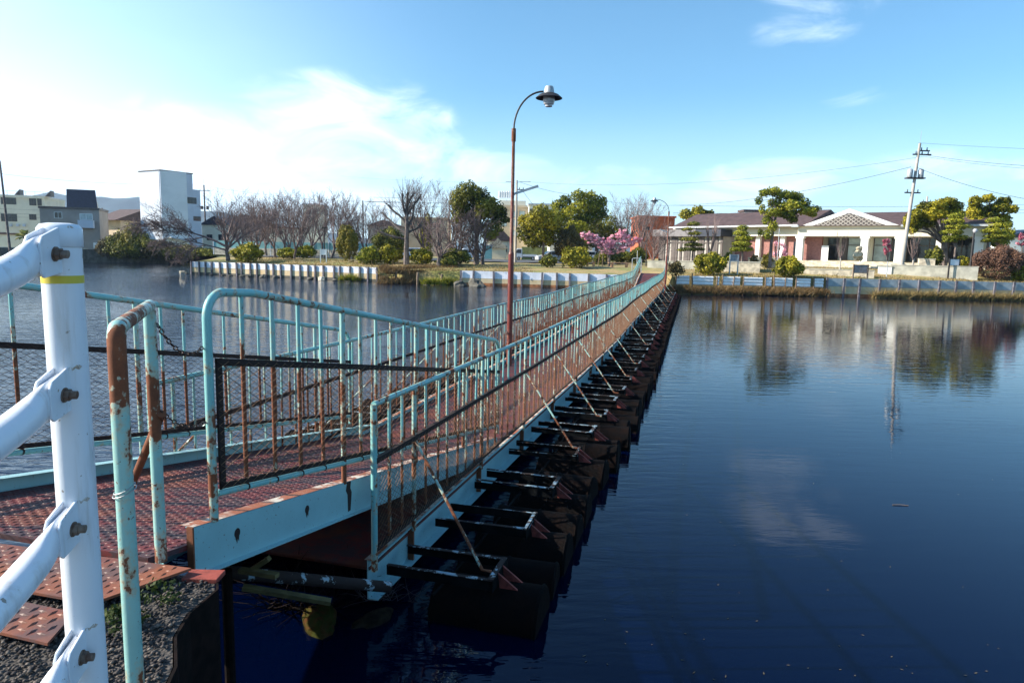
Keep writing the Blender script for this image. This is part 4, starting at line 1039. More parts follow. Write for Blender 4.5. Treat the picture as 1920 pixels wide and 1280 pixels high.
for i, (pr, px, Y, rz, sc, lb) in enumerate([(ta, 583, 88, 2.0, 1.12, 'dark trunked bare cherry tree before the pale block'), (tb_, 622, 84, 1.1, 1.12, 'spreading bare cherry tree behind the white sign'), (tc_, 500, 94, 2.6, 1.05, 'slim bare cherry tree behind the hedge'),
        (ta, 640, 92, 3.6, 1.0, 'bare cherry tree behind the yellow evergreen shrub'), (tb_, 690, 86, 4.4, .95, 'bare cherry tree between yellow shrub and pollarded tree'), (tc_, 534, 98, .6, 1.25, 'tall hazy bare cherry tree behind the low hedge'), (tb_, 456, 98, 3.3, 1.1, 'bare cherry tree before the white tower base'),
        (ta, 665, 104, 5.1, 1.2, 'bare cherry tree at the far side of the car park'), (tc_, 712, 102, 1.9, 1.15, 'thin bare tree beyond the car park'),
        (tb_, 566, 93, 2.7, 1.15, 'bare cherry tree rising behind the right half of the low hedge'), (ta, 545, 86, 5.5, 1.05, 'bare cherry tree just behind the left half of the low hedge'), (tc_, 604, 96, 4.1, 1.15, 'bare cherry tree right behind the black park lamp'), (tb_, 480, 82, .4, .98, 'bare cherry tree rising behind the rounded dark green shrub'), (ta, 440, 104, 2.2, 1.1, 'bare cherry tree before the blue roofed house')]):
    dup(pr, C(px, Y), rz, sc, lb, 'bare cherry trees on the peninsula')
# pollarded tree
R = random.Random(9); o = thing('pollarded_tree', 'dark pollarded tree with knobbly stub branches', 'tree', C(762, 66)); mb = MB(); cb_ = MB(); tw_ = MB()
mb.tube([(0, 0, -.3), (0, 0, 1.5), (.05, 0, 3.5), (.0, 0, 5.2)], [.32, .25, .19, .12], 8); mb.build('trunk', 'bark', o)
for (z0, a, L, e) in [(2.4, pi * .98, 2.8, .3), (3.0, pi * .9, 3.6, .55), (3.9, pi * .8, 2.6, .8), (4.4, pi * .7, 2.4, .95), (4.9, pi * .55, 1.9, 1.2), (4.6, pi * .3, 2.4, 1.0), (3.6, pi * .12, 2.2, .7), (5.1, pi * .45, 1.8, 1.35), (4.0, pi * 1.4, 1.8, .8), (3.0, pi * .05, 1.6, .4)]:
    p = Vector((0, 0, z0)); dd = Vector((cos(a) * cos(e), .25 * sin(a * 3), sin(e))).normalized(); pts = [p]; rs = [.13]
    for i in range(5):
        dd = (dd + Vector((R.uniform(-.2, .2), R.uniform(-.2, .2), R.uniform(-.1, .25)))).normalized(); p = p + dd * L / 5; pts.append(p); rs.append(.11 - .008 * i + (.03 if i == 4 else 0))
        for q in range(6):
            d2 = (dd + Vector((R.uniform(-1, 1), R.uniform(-1, 1), R.uniform(-.5, 1)))).normalized(); tw_.tube([p, p + d2 * .5, p + d2 * R.uniform(.8, 1.6) + Vector((0, 0, .2))], [.02, .012, .008], 3, 0, cap=False)
    cb_.tube(pts, rs, 6)
cb_.build('limb', 'twig_dark', o); tw_.build('crown', 'twig_dark', o)
# more bare trees in the middle
TD = bare_mesh(31, 8.3, .55, up=.22, r0=.18, trunk=.14, stems=5); TE = bare_mesh(33, 4.9, 1.4, up=.02, r0=.2, trunk=.2, stems=5, curve=.3)
td = bare_tree('bare_tree', 'tall upright bare tree right of the pollarded tree', C(800, 68), TD, group='bare trees round the car park')
te = bare_tree('bare_tree', 'low twisted bare tree before the tall evergreen', C(822, 64), TE, mat='twig', group='bare trees round the car park')
dup(td, C(893, 68.5), 5.2, (.75, .75, .68), 'bare twigs tangled round the trunk of the tall evergreen', 'bare trees round the car park'); dup(te, C(905, 69), 1.2, (1.1, 1.1, 1.0), 'low bare scrub right of the tall evergreen trunk', 'bare trees round the car park')
dup(td, C(838, 75), 2.2, .95, 'slim bare tree close left of the tall evergreen', 'bare trees round the car park')
dup(te, C(862, 70), 2.9, (1.15, 1.15, 1.2), 'bare twiggy tree under the left side of the tall evergreen', 'bare trees round the car park')
TF = bare_mesh(35, 9.3, .85, up=.14, r0=.24, trunk=.18, stems=5)
tf = bare_tree('bare_tree', 'large bare tree behind the pink cherry blossom', C(1165, 92), TF, group='bare trees round the car park')
dup(tf, C(1205, 96), 2.0, .98, 'large bare tree in front of the red brick house', 'bare trees round the car park')
dup(tf, C(1140, 104), 4.0, 1.0, 'bare tree beside the round topped evergreens', 'bare trees round the car park')
TG = bare_mesh(37, 4.4, 1.0, up=.1, r0=.12, trunk=.14, stems=5)
tg = bare_tree('bare_tree', 'low bare tree between the black park lamp and the bridge end', C(1222, 70), TG, group='bare trees round the car park')
# slim pruned trees by the museum
def pruned_mesh(seed, H):
    R = random.Random(seed); tb = MB(); cb_ = MB(); h0 = H * .36; tb.tube([(0, 0, -.2), (.02, 0, h0 * .5), (-.02, 0, h0)], [.11, .09, .08], 7, 0)
    for j in range(7):
        a_ = j * 2.4; e = R.uniform(.25, .6); d = Vector((sin(e) * cos(a_), sin(e) * sin(a_), cos(e))); p = Vector((0, 0, h0 * R.uniform(.8, 1))); L = H * R.uniform(.3, .5); q = p + d * L * .5; d2 = (d + Vector((0, 0, .7))).normalized(); q2 = q + d2 * L * .5
        cb_.tube([p, q, q2], [.05, .035, .022], 5, 0)
        for i in range(8):
            s_ = p.lerp(q2, R.uniform(.5, 1)); d3 = (d2 + Vector((R.uniform(-.35, .35), R.uniform(-.35, .35), .4))).normalized(); cb_.tube([s_, s_ + d3 * L * R.uniform(.3, .8)], [.014, .008], 3, 0, cap=False)
    return tb, cb_
TH = pruned_mesh(41, 3.6)
th_ = bare_tree('pruned_tree', 'pale pruned tree before the museum canopy', C(1330, 64), TH, trunkmat='pole_concrete', group='young bare trees before the museum'); th_.scale = (1.15, 1.15, 1.35)
dup(th_, C(1574, 58), 1, (.55, .55, .95), 'thin bare sapling before the museum steps', 'young bare trees before the museum')
dup(th_, C(1710, 58.5), 2, (.85, .85, 1.0), 'bare forked sapling right of the concrete pole', 'young bare trees before the museum')
dup(th_, C(1455, 62), 3, (.6, .6, .7), 'small bare sapling beside the big pine', 'young bare trees before the museum')

def leafy(name, label, base, blobs, n, size, mat, trunk=None, group=None, seed=1, fill=.3, cat='tree', up=0., limbs=True):
    o = thing(name, label, cat, base, 0, group); V, F, T = leaves(blobs, n, size, seed, fill, up=up); npmesh('crown' if trunk else 'foliage', V, F, mat, T, o)
    if trunk:
        mb = MB(); r_, h_ = trunk[:2]; lx = trunk[2] if len(trunk) > 2 else 0
        mb.tube([(0, 0, -.3), (0, 0, h_ * .4), (lx * .5, 0, h_ * .8), (lx, 0, h_)], [r_ * 1.3, r_, r_ * .8, r_ * .6], 8)
        if limbs:
            for b_ in blobs[:14]: mb.tube([(lx * .5, 0, h_ * .75), ((lx + b_[0]) * .5, b_[1] * .5, (h_ + b_[2]) * .5), (b_[0], b_[1], b_[2])], [r_ * .45, r_ * .3, r_ * .12], 5, 0, cap=False)
        mb.build('trunk', 'bark', o)
    return o
def dome(w, h, seed, n=15):
    R = random.Random(seed); bl = [(0, 0, h * .42, w * .36, w * .34, h * .40)]
    for i in range(n):
        a = i * 2.4 + R.uniform(-.5, .5); q = w * .36 * sqrt((i + .5) / n) * R.uniform(.8, 1.1); top = h * (.80 - .5 * (q / (w * .4)) ** 2) * R.uniform(.8, 1.05)
        bl.append((q * cos(a), q * sin(a) * .8, max(h * .2, top), w * R.uniform(.08, .19), w * .15, h * R.uniform(.10, .24)))
    return bl
# px centre, Y, width px, top py, material
def shrub(name, label, px, Y, wpx, ytop, mat, seed, group='round shrubs along the banks', dens=1.0, size=.10):
    b = G(px, Y, -.05); w = wpx / 1280 * Y; h = hz(px, ytop, Y) - b.z
    return leafy(name, label, b, dome(w * 1.14, h * 1.05, seed), int(1900 * dens * max(1, w * h / 2)), size, mat, None, group, seed, .25, 'shrub')
shrub('round_shrub', 'rounded dark green shrub right of the tip cherry tree', 466, 70.5, 62, 454, 'leaf_olive', 1)
shrub('low_hedge', 'low clipped green hedge under the bare cherry trees', 540, 77, 44, 462, 'leaf_green', 2)
shrub('low_hedge', 'right half of the low green hedge beside the white sign', 573, 78, 46, 459, 'leaf_green', 3)
shrub('evergreen_shrub', 'tall yellowish evergreen shrub right of the white sign', 654, 70, 44, 416, 'leaf_yellow', 4, dens=1.0)
shrub('round_shrub', 'wide green shrub below the pollarded tree, left part', 693, 67.5, 54, 462, 'leaf_green', 5)
shrub('round_shrub', 'wide green shrub below the pollarded tree, right part', 730, 67.5, 50, 456, 'leaf_olive', 6)
shrub('evergreen_shrub', 'dark olive evergreen behind the pollarded tree', 728, 78, 70, 424, 'leaf_dark', 7)
shrub('round_shrub', 'green shrub in front of the white car by the bare trees', 790, 66.5, 50, 462, 'leaf_olive', 8)
shrub('round_shrub', 'dark green shrub covering the foot of the tall evergreen', 852, 66.5, 66, 464, 'leaf_dark', 9)
shrub('round_shrub', 'glossy dark shrub on the open bank edge', 838, 65, 46, 482, 'leaf_dark', 10)
shrub('evergreen_shrub', 'narrow green conifer behind the low twisted bare tree', 800, 74, 26, 402, 'leaf_green', 11)
shrub('round_shrub', 'small dark shrub in front of the silver car', 1029, 64.5, 34, 476, 'leaf_dark', 12)
shrub('round_shrub', 'large round shrub between the silver car and the benches', 1079, 64.5, 64, 460, 'leaf_olive', 13, dens=1.1)
shrub('evergreen_shrub', 'dark conifer screen behind the right bench', 1128, 78, 34, 470, 'leaf_dark', 14)
shrub('evergreen_shrub', 'dark evergreen bush behind the bridge end', 1165, 82, 56, 468, 'leaf_dark', 15)
shrub('evergreen_shrub', 'dark evergreen bush left of the black park lamp', 1196, 84, 40, 462, 'leaf_dark', 16)
shrub('evergreen_shrub', 'brownish green shrub behind the large round shrub', 1066, 82, 56, 424, 'leaf_brown', 17)
shrub('round_shrub', 'dark tangled bush at the right foot of the bridge', 1266, 54.6, 34, 488, 'leaf_brown', 18, size=.07)
shrub('round_shrub', 'large round glossy shrub left of the info board', 1330, 56.5, 66, 468, 'leaf_olive', 19, dens=1.3)
shrub('round_shrub', 'round glossy shrub before the museum steps', 1477, 55.5, 56, 478, 'leaf_olive', 20, dens=1.3)
shrub('azalea_bush', 'big red brown leafless bush at the right bank', 1868, 55.5, 96, 455, 'leaf_redbrown', 21, size=.06, dens=2.2)
shrub('round_shrub', 'dark green shrub at the right edge beside the red brown bush', 1912, 55.0, 40, 492, 'leaf_green', 22)
shrub('clipped_azalea', 'yellow green clipped bush on the stone planter', 1438, 63.5, 26, 474, 'leaf_yellow', 23)
shrub('clipped_azalea', 'brown clipped bush beside the layered pine', 1414, 64, 22, 477, 'leaf_brown', 24)
shrub('clipped_azalea', 'low green mound behind the info board', 1366, 64, 28, 473, 'leaf_green', 25)
shrub('clipped_azalea', 'dark pruned plant left of the museum camphor trunk', 1748, 60, 36, 462, 'leaf_dark', 26)
shrub('clipped_azalea', 'flat clipped green bush behind the white globe lamp', 1800, 60, 34, 478, 'leaf_olive', 27)
# dark overgrown bank at the far left
for i, (px, w_, yt, mt, lb) in enumerate([(222, 46, 428, 'leaf_dark', 'dark overgrown bush beside the brown house'), (252, 40, 412, 'leaf_yellow', 'yellow green bush on top of the dark bank'), (268, 60, 436, 'leaf_dark', 'dark bush mass below the white tower'), (300, 60, 446, 'leaf_brown', 'brown brambles right of the dark bush mass'), (335, 66, 456, 'leaf_dark', 'low dark bushes behind the peninsula tip'), (200, 36, 444, 'leaf_brown', 'dark brown bush at the brown house corner'), (240, 70, 450, 'leaf_dark', 'dark bank growth hanging over the stone wall'), (380, 70, 462, 'leaf_dark', 'dark hedge behind the leaning cherry tree')]):
    b = Vector((bx(px, 108, 1.6), 108, .6)); w = w_ / 1280 * 150; h = hz(px, yt, 108) - b.z
    leafy('bank_bush', lb, b, dome(w, h, 70 + i), int(900 * w), .14, mt, None, 'bushes on the far left bank', 70 + i, .25, 'shrub')
# tall trees
def blobs_px(base, Y, L):
    """crown clumps from (px, py, radius px) read off the photo, given real size at distance Y"""
    out = []
    for i, (px, py, rx, ry) in enumerate(L):
        p = ony(px, py, Y); k = Y / 1280; out.append((p.x - base.x, ((i * 37) % 11 - 5) * .1 * rx * k, p.z - base.z, rx * k, rx * k * .9, ry * k))
    return out
b = C(893, 70)
leafy('tall_evergreen', 'tallest dark evergreen tree left of the lamp post', b, blobs_px(b, 70, [(880, 362, 26, 20), (862, 375, 20, 22), (900, 372, 22, 20), (915, 385, 24, 16), (928, 395, 20, 14), (878, 395, 26, 20), (905, 400, 22, 14), (935, 410, 14, 12), (860, 402, 16, 18), (925, 425, 18, 14), (940, 398, 12, 10), (918, 440, 16, 10), (893, 425, 12, 14), (950, 412, 9, 6)]), 15000, .11, 'leaf_dark', (.26, 4.2), None, 101, .35)
b = C(1018, 82)
leafy('camphor_tree', 'broad olive green tree right of the lamp post', b, blobs_px(b, 82, [(1015, 402, 22, 18), (1000, 418, 22, 20), (985, 435, 16, 20), (1030, 415, 22, 18), (1010, 438, 24, 18), (1035, 435, 18, 16), (980, 412, 10, 10), (1000, 455, 18, 10), (1028, 452, 16, 10)]), 11000, .13, 'leaf_olive', (.16, 4.2), 'evergreens beyond the car park', 102, .3)
b = C(1085, 92)
leafy('camphor_tree', 'high round topped evergreen behind the pink cherry', b, blobs_px(b, 92, [(1084, 368, 14, 12), (1106, 370, 14, 12), (1060, 380, 14, 14), (1088, 388, 18, 14), (1110, 388, 18, 14), (1128, 378, 12, 12), (1070, 400, 18, 14), (1100, 408, 22, 14), (1044, 388, 12, 14), (1050, 408, 16, 16), (1125, 400, 16, 14), (1080, 425, 22, 12), (1040, 425, 14, 12)]), 13000, .14, 'leaf_green', (.3, 5), 'evergreens beyond the car park', 103, .3)
b = C(1118, 100)
leafy('camphor_tree', 'lower dark evergreen filling behind the pink cherry', b, blobs_px(b, 100, [(1110, 430, 24, 20), (1140, 425, 20, 22), (1070, 440, 24, 16), (1160, 440, 20, 16), (1090, 455, 26, 14), (1135, 455, 24, 14)]), 8000, .16, 'leaf_dark', (.3, 3.5), 'evergreens beyond the car park', 104, .3)
# blossom
b = C(1142, 72); R = random.Random(5); bl = []
for i in range(240):
    th = R.uniform(-1.28, 1.28); q = R.uniform(.08, 1) ** .6; px = 1146 + 60 * sin(th) * q + R.uniform(-3, 3); py = 482 - (38 + 8 * sin(th * 5)) * cos(th * .9) * q - 18 * abs(sin(th)) * q + R.uniform(-3, 3)
    if th < -1.0: py -= 8 * q
    bl.append((px, py, R.uniform(2, 4.5), R.uniform(1.5, 3.5)))
o = leafy('cherry_blossom_tree', 'pink flowering cherry tree spreading behind the bridge', b, blobs_px(b, 72, bl), 22000, .06, 'blossom', (.12, 1.5), None, 105, .5)
mb = MB(); 
for q in bl[:60]:
    p = ony(q[0], q[1], 72) - b; mb.tube([(0, 0, 1.2), (p.x * .5, R.uniform(-.3, .3), 1.4 + p.z * .2), (p.x, 0, p.z)], [.05, .03, .012], 4, 0, cap=False)
mb.build('branches', 'bark', o)
for i, (px, Y, py, rx, ry, n, mt, lb) in enumerate([(1462, 64, 468, 16, 16, 900, 'blossom', 'small pale pink blossoming tree before the brick wall'), (1663, 60, 463, 10, 17, 1500, 'blossom_deep', 'small deep pink blossoming tree before the museum portico'), (1918, 58, 448, 12, 14, 900, 'blossom_deep', 'dusky pink tree cut by the right edge')]):
    b = C(px, Y); L = [(px + random.uniform(-rx, rx) * .8, py + random.uniform(-ry, ry) * .8, rx * .25, ry * .22) for _ in range(20)]
    leafy('plum_tree', lb, b, blobs_px(b, Y, L), n, .06, mt, (.05, .8), 'small blossoming trees', 110 + i, .5)
# pines
b = C(1443, 62)
leafy('pine_tree', 'tall crooked pine before the museum roof', b, blobs_px(b, 62, [(1432, 362, 12, 7), (1450, 358, 14, 8), (1424, 376, 8, 8), (1428, 392, 6, 10), (1470, 366, 18, 9), (1492, 368, 16, 9), (1480, 385, 22, 10), (1505, 380, 16, 10), (1455, 380, 14, 9), (1448, 398, 16, 9), (1478, 400, 20, 10), (1510, 396, 16, 8), (1526, 392, 12, 7), (1440, 412, 10, 10), (1448, 424, 10, 10), (1486, 412, 10, 6), (1525, 402, 8, 5), (1438, 440, 9, 10), (1425, 436, 5, 7)]), 13000, .085, 'pine_leaf', (.13, 6.2, .5), 'pines before the museum', 120, .35, up=.5)
def layered(name, label, px, Y, layers, seed, mat='pine_leaf', n=3200, tr=(.09, 2.6)):
    b = C(px, Y); L = []
    for (cx_, py, w_, h_) in layers:
        L.append((cx_, py, w_, h_)); L.append((cx_ - w_ * .6, py + 1.5, w_ * .5, h_ * .8)); L.append((cx_ + w_ * .6, py + 1.5, w_ * .5, h_ * .8))
    return leafy(name, label, b, blobs_px(b, Y, L), n, .07, mat, tr, 'pines before the museum', seed, .3, up=.7)
layered('pine_tree', 'dark cloud pruned pine with flat layers before the canopy', 1297, 64, [(1300, 419, 12, 4), (1288, 429, 10, 3), (1302, 437, 12, 3.5), (1292, 448, 16, 3.5), (1300, 458, 16, 3.5), (1290, 467, 18, 3.5), (1306, 466, 14, 3)], 121, 'leaf_dark', 4000)
layered('pine_tree', 'bright green conical pine on the stone planter', 1390, 62, [(1392, 426, 10, 5), (1388, 436, 13, 5), (1394, 446, 16, 5), (1390, 456, 17, 5), (1390, 466, 19, 5), (1396, 442, 10, 4)], 122, n=5000)
b = C(1768, 62)
leafy('camphor_tree', 'wide spreading tree right of the concrete pole', b, blobs_px(b, 62, [(1712, 402, 14, 10), (1706, 415, 14, 12), (1738, 388, 16, 9), (1756, 384, 16, 9), (1778, 378, 14, 8), (1794, 386, 14, 10), (1745, 402, 20, 12), (1725, 412, 14, 9), (1770, 398, 20, 11), (1790, 402, 16, 10), (1738, 420, 16, 7), (1708, 432, 8, 7), (1715, 424, 12, 8)]), 13000, .10, 'leaf_olive', (.28, 3.2, -.3), 'trees on the right before the museum', 123, .3)
b = C(1850, 70)
leafy('camphor_tree', 'dark evergreen mass behind the two layered pines', b, blobs_px(b, 70, [(1815, 425, 14, 12), (1838, 436, 16, 14), (1862, 428, 14, 12), (1884, 440, 14, 12), (1850, 452, 18, 10), (1890, 420, 10, 10), (1872, 456, 14, 8)]), 9000, .10, 'leaf_green', (.2, 3.0), 'trees on the right before the museum', 128, .3)
b = C(1846, 64)
leafy('camphor_tree', 'wide spreading tree furthest right with gaps of sky', b, blobs_px(b, 64, [(1825, 378, 12, 10), (1852, 372, 12, 8), (1885, 378, 14, 9), (1893, 392, 12, 8), (1870, 390, 18, 10), (1838, 392, 16, 10), (1822, 398, 12, 10), (1855, 405, 20, 10), (1886, 408, 14, 8), (1830, 412, 16, 9), (1860, 418, 18, 8)]), 12000, .10, 'leaf_olive', (.22, 4.2, .3), 'trees on the right before the museum', 124, .3)
layered('pine_tree', 'layered green pine under the spreading tree', 1787, 60, [(1790, 404, 14, 5), (1786, 414, 18, 5), (1794, 424, 20, 5), (1784, 434, 18, 5), (1790, 444, 20, 5), (1782, 450, 12, 4)], 125, n=6000, tr=(.10, 2.7))
layered('pine_tree', 'layered green pine furthest right', 1866, 61, [(1862, 412, 14, 5), (1868, 422, 20, 5), (1860, 432, 20, 5), (1870, 442, 22, 5), (1862, 450, 20, 4)], 126, n=6000, tr=(.09, 2.2))
b = C(1305, 112)
leafy('roofside_tree', 'light green treetops rising behind the museum roof', b, blobs_px(b, 112, [(1285, 402, 12, 10), (1308, 396, 12, 10), (1328, 402, 14, 8), (1300, 408, 16, 8)]), 3500, .18, 'leaf_olive', (.3, 5), None, 127, .3)
o = thing('palm_tree', 'small fan palm before the cream school building', 'tree', Vector((bx(48, 105, 1.6), 105, 1.5))); mb = MB(); mb.tube([(0, 0, 0), (0, 0, 2.2)], .22, 8); mb.build('trunk', 'bark', o); mb = MB(); R = random.Random(2)
for i in range(26):
    a = i * 2.4; e = R.uniform(-.3, 1.2); L = 1.4; d1 = Vector((cos(a) * cos(e), sin(a) * cos(e), sin(e))); s_ = Vector((-sin(a), cos(a), 0)) * .35; p0_ = Vector((0, 0, 2.3)); mb.add([p0_, p0_ + d1 * L * .7 + s_, p0_ + d1 * L - Vector((0, 0, .3)), p0_ + d1 * L * .7 - s_], [(0, 1, 2, 3)])
mb.build('crown', 'yellow_green', o)

# ---- buildings -------------------------------------------------------
class Wall:
    """vertical facade line between photo columns pxa@Ya and pxb@Yb; s runs 0..L along it, thickness goes back"""
    def __init__(w, pxa, Ya, pxb, Yb, zref=3):
        w.A = Vector((bx(pxa, Ya, zref), Ya, 0)); w.B = Vector((bx(pxb, Yb, zref), Yb, 0)); w.d = (w.B - w.A); w.L = w.d.length; w.d.normalize(); w.n = Vector((w.d.y, -w.d.x, 0))
        if w.n.y > 0: w.n = -w.n
    def hit(w, px, py):
        d = ray(px, py); den_ = d.dot(w.n); t = (w.A - Vector((0, 0, EYE))).dot(w.n) / den_; p = Vector((0, 0, EYE)) + d * t; return (p - w.A).dot(w.d), p.z
    def box(w, mb, s0, s1, z0, z1, t0, t1):
        """t: distance towards the viewer (negative = behind)"""
        q = [w.d * s0 + w.n * t0, w.d * s1 + w.n * t0]; mb.prism([q[0] + Vector((0, 0, z0)), q[1] + Vector((0, 0, z0)), q[1] + Vector((0, 0, z1)), q[0] + Vector((0, 0, z1))], w.n * (t1 - t0))
    def rect(w, px0, py0, px1, py1):
        a = w.hit(px0, py0); b = w.hit(px1, py1); return min(a[0], b[0]), max(a[0], b[0]), min(a[1], b[1]), max(a[1], b[1])
def window(w, parent, r, glass='dark_glass', frame='window_frame', mull=1, fw=.06, out=.03):
    s0, s1, z0, z1 = r; mb = MB(); w.box(mb, s0, s1, z0, z1, .004, out * .5); f = mb.build('window', glass, parent); mb = MB()
    for (a, b_, c, d_) in ((s0 - fw, s1 + fw, z1, z1 + fw), (s0 - fw, s1 + fw, z0 - fw, z0), (s0 - fw, s0, z0, z1), (s1, s1 + fw, z0, z1)): w.box(mb, a, b_, c, d_, .002, out)
    for i in range(mull): m_ = s0 + (s1 - s0) * (i + 1) / (mull + 1); w.box(mb, m_ - fw * .35, m_ + fw * .35, z0, z1, .003, out * .9)
    mb.build('frame', frame, f); return f
def sidewall(px, Y, ang, L): pass

# cream school at the left edge
w = Wall(-70, 128, 88, 132); sc = thing('school_building', 'cream three storey school building at the left edge', 'building', w.A)
zt = w.hit(60, 372)[1]; mb = MB(); w.box(mb, 0, w.L, 1.0, zt, -12, 0); mb.build('wall', 'cream_wall', sc)
mb = MB(); w.box(mb, -.1, w.L + .1, zt, zt + .5, -12, .25); mb.build('parapet', 'cream_wall', sc)
for r in [(2, 369, 30, 383), (55, 371, 68, 385), (70, 371, 78, 385), (-40, 369, -12, 383), (2, 401, 32, 415), (55, 402, 68, 412), (-40, 401, -10, 415), (0, 436, 14, 470), (20, 446, 40, 470)]: window(w, sc, w.rect(*r), mull=2)
for px in (21, 34, 46):
    s0, s1, z0, z1 = w.rect(px - 2.5, 420, px + 2.5, 425); mb = MB(); w.box(mb, s0, s1, z0, z1, .02, .4); mb.build('air_conditioner', 'grey_panel', sc)
mb = MB(); r0 = w.hit(0, 352)[1]
for s_ in np.arange(0, w.L, 1.5): w.box(mb, s_, s_ + .05, zt + .5, zt + 1.3, -.3, -.25)
w.box(mb, 0, w.L, zt + 1.25, zt + 1.3, -.3, -.25); mb.build('roof_fence', 'galv', sc)
for px in (26, 84):
    s0 = w.hit(px, 355)[0]; mb = MB(); mb.prism([w.d * s0 + Vector((0, 0, zt + .5)), w.d * (s0 + .9) + Vector((0, 0, zt + .5)), w.d * (s0 + .9) + Vector((0, 0, zt + 1.6))], -w.n * 2); mb.build('roof_light', 'window_frame', sc)
w2 = Wall(-60, 112, 60, 112); sh = thing('storage_shed', 'low white walled shed behind the white fence post', 'building', w2.A)
mb = MB(); w2.box(mb, 0, w2.L * .95, 1.0, w2.hit(30, 440)[1], -3, 0); mb.build('wall', 'cream_wall', sh); mb = MB(); w2.box(mb, -.2, w2.L, w2.hit(30, 440)[1], w2.hit(30, 437)[1], -3.2, .3); mb.build('roof', 'roof_brown', sh)
# brown house
w = Wall(78, 109, 189, 112); o = thing('brown_house', 'grey brown house with steep navy roof', 'building', w.A)
zt = w.hit(120, 392)[1]; mb = MB(); w.box(mb, 0, w.L, .8, zt, -8, 0); mb.build('wall', 'brown_wall', o)
mb = MB(); w.box(mb, -.15, w.L + .1, zt, zt + .35, -8.1, .12); mb.build('parapet', 'window_frame', o)
s0, z0 = w.hit(124, 391); s1, _ = w.hit(182, 391); s2, z2 = w.hit(117, 352); s3, _ = w.hit(172, 352)
mb = MB(); mb.prism([w.d * s0 + w.n * -.5 + Vector((0, 0, zt + .35)), w.d * s1 + w.n * -.5 + Vector((0, 0, zt + .35)), w.d * s3 + w.n * -2.6 + Vector((0, 0, z2)), w.d * s2 + w.n * -2.6 + Vector((0, 0, z2))], w.n * -.2)
mb.build('roof', 'roof_blue', o)
mb = MB(); mb.prism([w.d * (s0 + .1) + w.n * -.8 + Vector((0, 0, zt)), w.d * (s2 + .35) + w.n * -2.9 + Vector((0, 0, z2 - .3)), w.d * (s0 + .1) + w.n * -5.5 + Vector((0, 0, zt))], w.d * (s1 - s0 - .7)); mb.build('gable', 'cream_wall', o)
for r, g_ in (((102, 398, 116, 409), 'dark_glass'), ((150, 401, 173, 412), 'curtain_glass'), ((147, 433, 154, 462), 'dark_glass')): window(w, o, w.rect(*r), g_, 'white_metal')
for r in ((148, 413, 178, 428),): a = w.rect(*r); mb = MB(); w.box(mb, *a, .05, 1.1); mb.build('balcony', 'grey_panel', o)
for r in ((176, 455, 187, 466),): a = w.rect(*r); mb = MB(); w.box(mb, *a, .05, .5); mb.build('heater_unit', 'white_metal', o)
# stone quay wall left
qa, qb = onz(-120, 487.6, 0), onz(338, 494, 0); w = Wall(-120, qa.y - .4, 338, qb.y - .4, 0); o = thing('quay_wall', 'dark stone quay wall below the brown house', 'retaining wall', w.A); mb = MB(); w.box(mb, 0, w.L, -.5, 2.0, -.6, 0); mb.build('stonework', 'stone', o)
mb = MB(); w.box(mb, 0, w.L * .6, 2.0, 2.12, -.6, .05); mb.build('coping', 'concrete', o)
# small gabled house
w = Wall(228, 126, 268, 130); o = thing('gabled_house', 'small brown house left of the white tower', 'building', w.A); z0 = w.hit(240, 414)[1]; zp = w.hit(266, 392)[1]
mb = MB(); w.box(mb, 0, w.L, 1, z0, -6, 0); mb.build('wall', 'tan_wall', o); mb = MB(); mb.prism([w.d * -1.4 + Vector((0, 0, z0)) + w.n * .4, w.d * (w.L + .6) + Vector((0, 0, z0)) + w.n * .4, w.d * (w.L + .6) + Vector((0, 0, zp)) + w.n * .4], w.n * -7); mb.build('roof', 'roof_brown', o)
a = w.rect(246, 418, 264, 426); window(w, o, a)
# white tower: white left face; right face's shade painted in as blue grey
w = Wall(306, 112, 379, 118); wl = Wall(268, 121, 306, 112); o = thing('white_tower_building', 'tall white windowless block with stepped roof', 'building', w.A)
z1 = w.hit(330, 323)[1]; z2 = w.hit(370, 356)[1]; sA = w.hit(361, 340)[0]
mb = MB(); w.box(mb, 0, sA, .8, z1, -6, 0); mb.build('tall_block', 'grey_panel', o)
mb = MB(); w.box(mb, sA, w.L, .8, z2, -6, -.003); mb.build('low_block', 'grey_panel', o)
mb = MB(); w.box(mb, -.1, sA + .1, z1, z1 + .15, -6.1, .1); mb.build('roof_edge', 'window_frame', o)
off = wl.A - w.A; z3 = wl.hit(280, 353)[1]; sS = wl.hit(299, 340)[0]
def lbox(s0, s1, z0, z1, t0, t1):
    mb = MB(); q = [off + wl.d * s0 + wl.n * t0, off + wl.d * s1 + wl.n * t0]; mb.prism([q[0] + Vector((0, 0, z0)), q[1] + Vector((0, 0, z0)), q[1] + Vector((0, 0, z1)), q[0] + Vector((0, 0, z1))], wl.n * (t1 - t0)); return mb
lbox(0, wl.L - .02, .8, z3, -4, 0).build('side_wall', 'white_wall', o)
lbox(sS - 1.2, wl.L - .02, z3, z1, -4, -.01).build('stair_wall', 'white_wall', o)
for r in ((270, 369, 279, 383), (291, 369, 299, 379), (275, 405, 293, 419)):
    a = wl.rect(*r); f = lbox(a[0], a[1], a[2], a[3], .004, .03).build('window', 'curtain_glass', o); lbox(a[0] - .1, a[1] + .1, a[2] - .12, a[2], .003, .12).build('sill', 'window_frame', f); lbox((a[0] + a[1]) / 2 - .06, (a[0] + a[1]) / 2 + .06, a[2], a[3], .03, .05).build('frame', 'window_frame', f)
lbox(wl.L - .35, wl.L - .2, .8, z1, .01, .12).build('drainpipe', 'galv', o); lbox(.1, .22, .8, z3, .01, .12).build('drainpipe', 'galv', o)
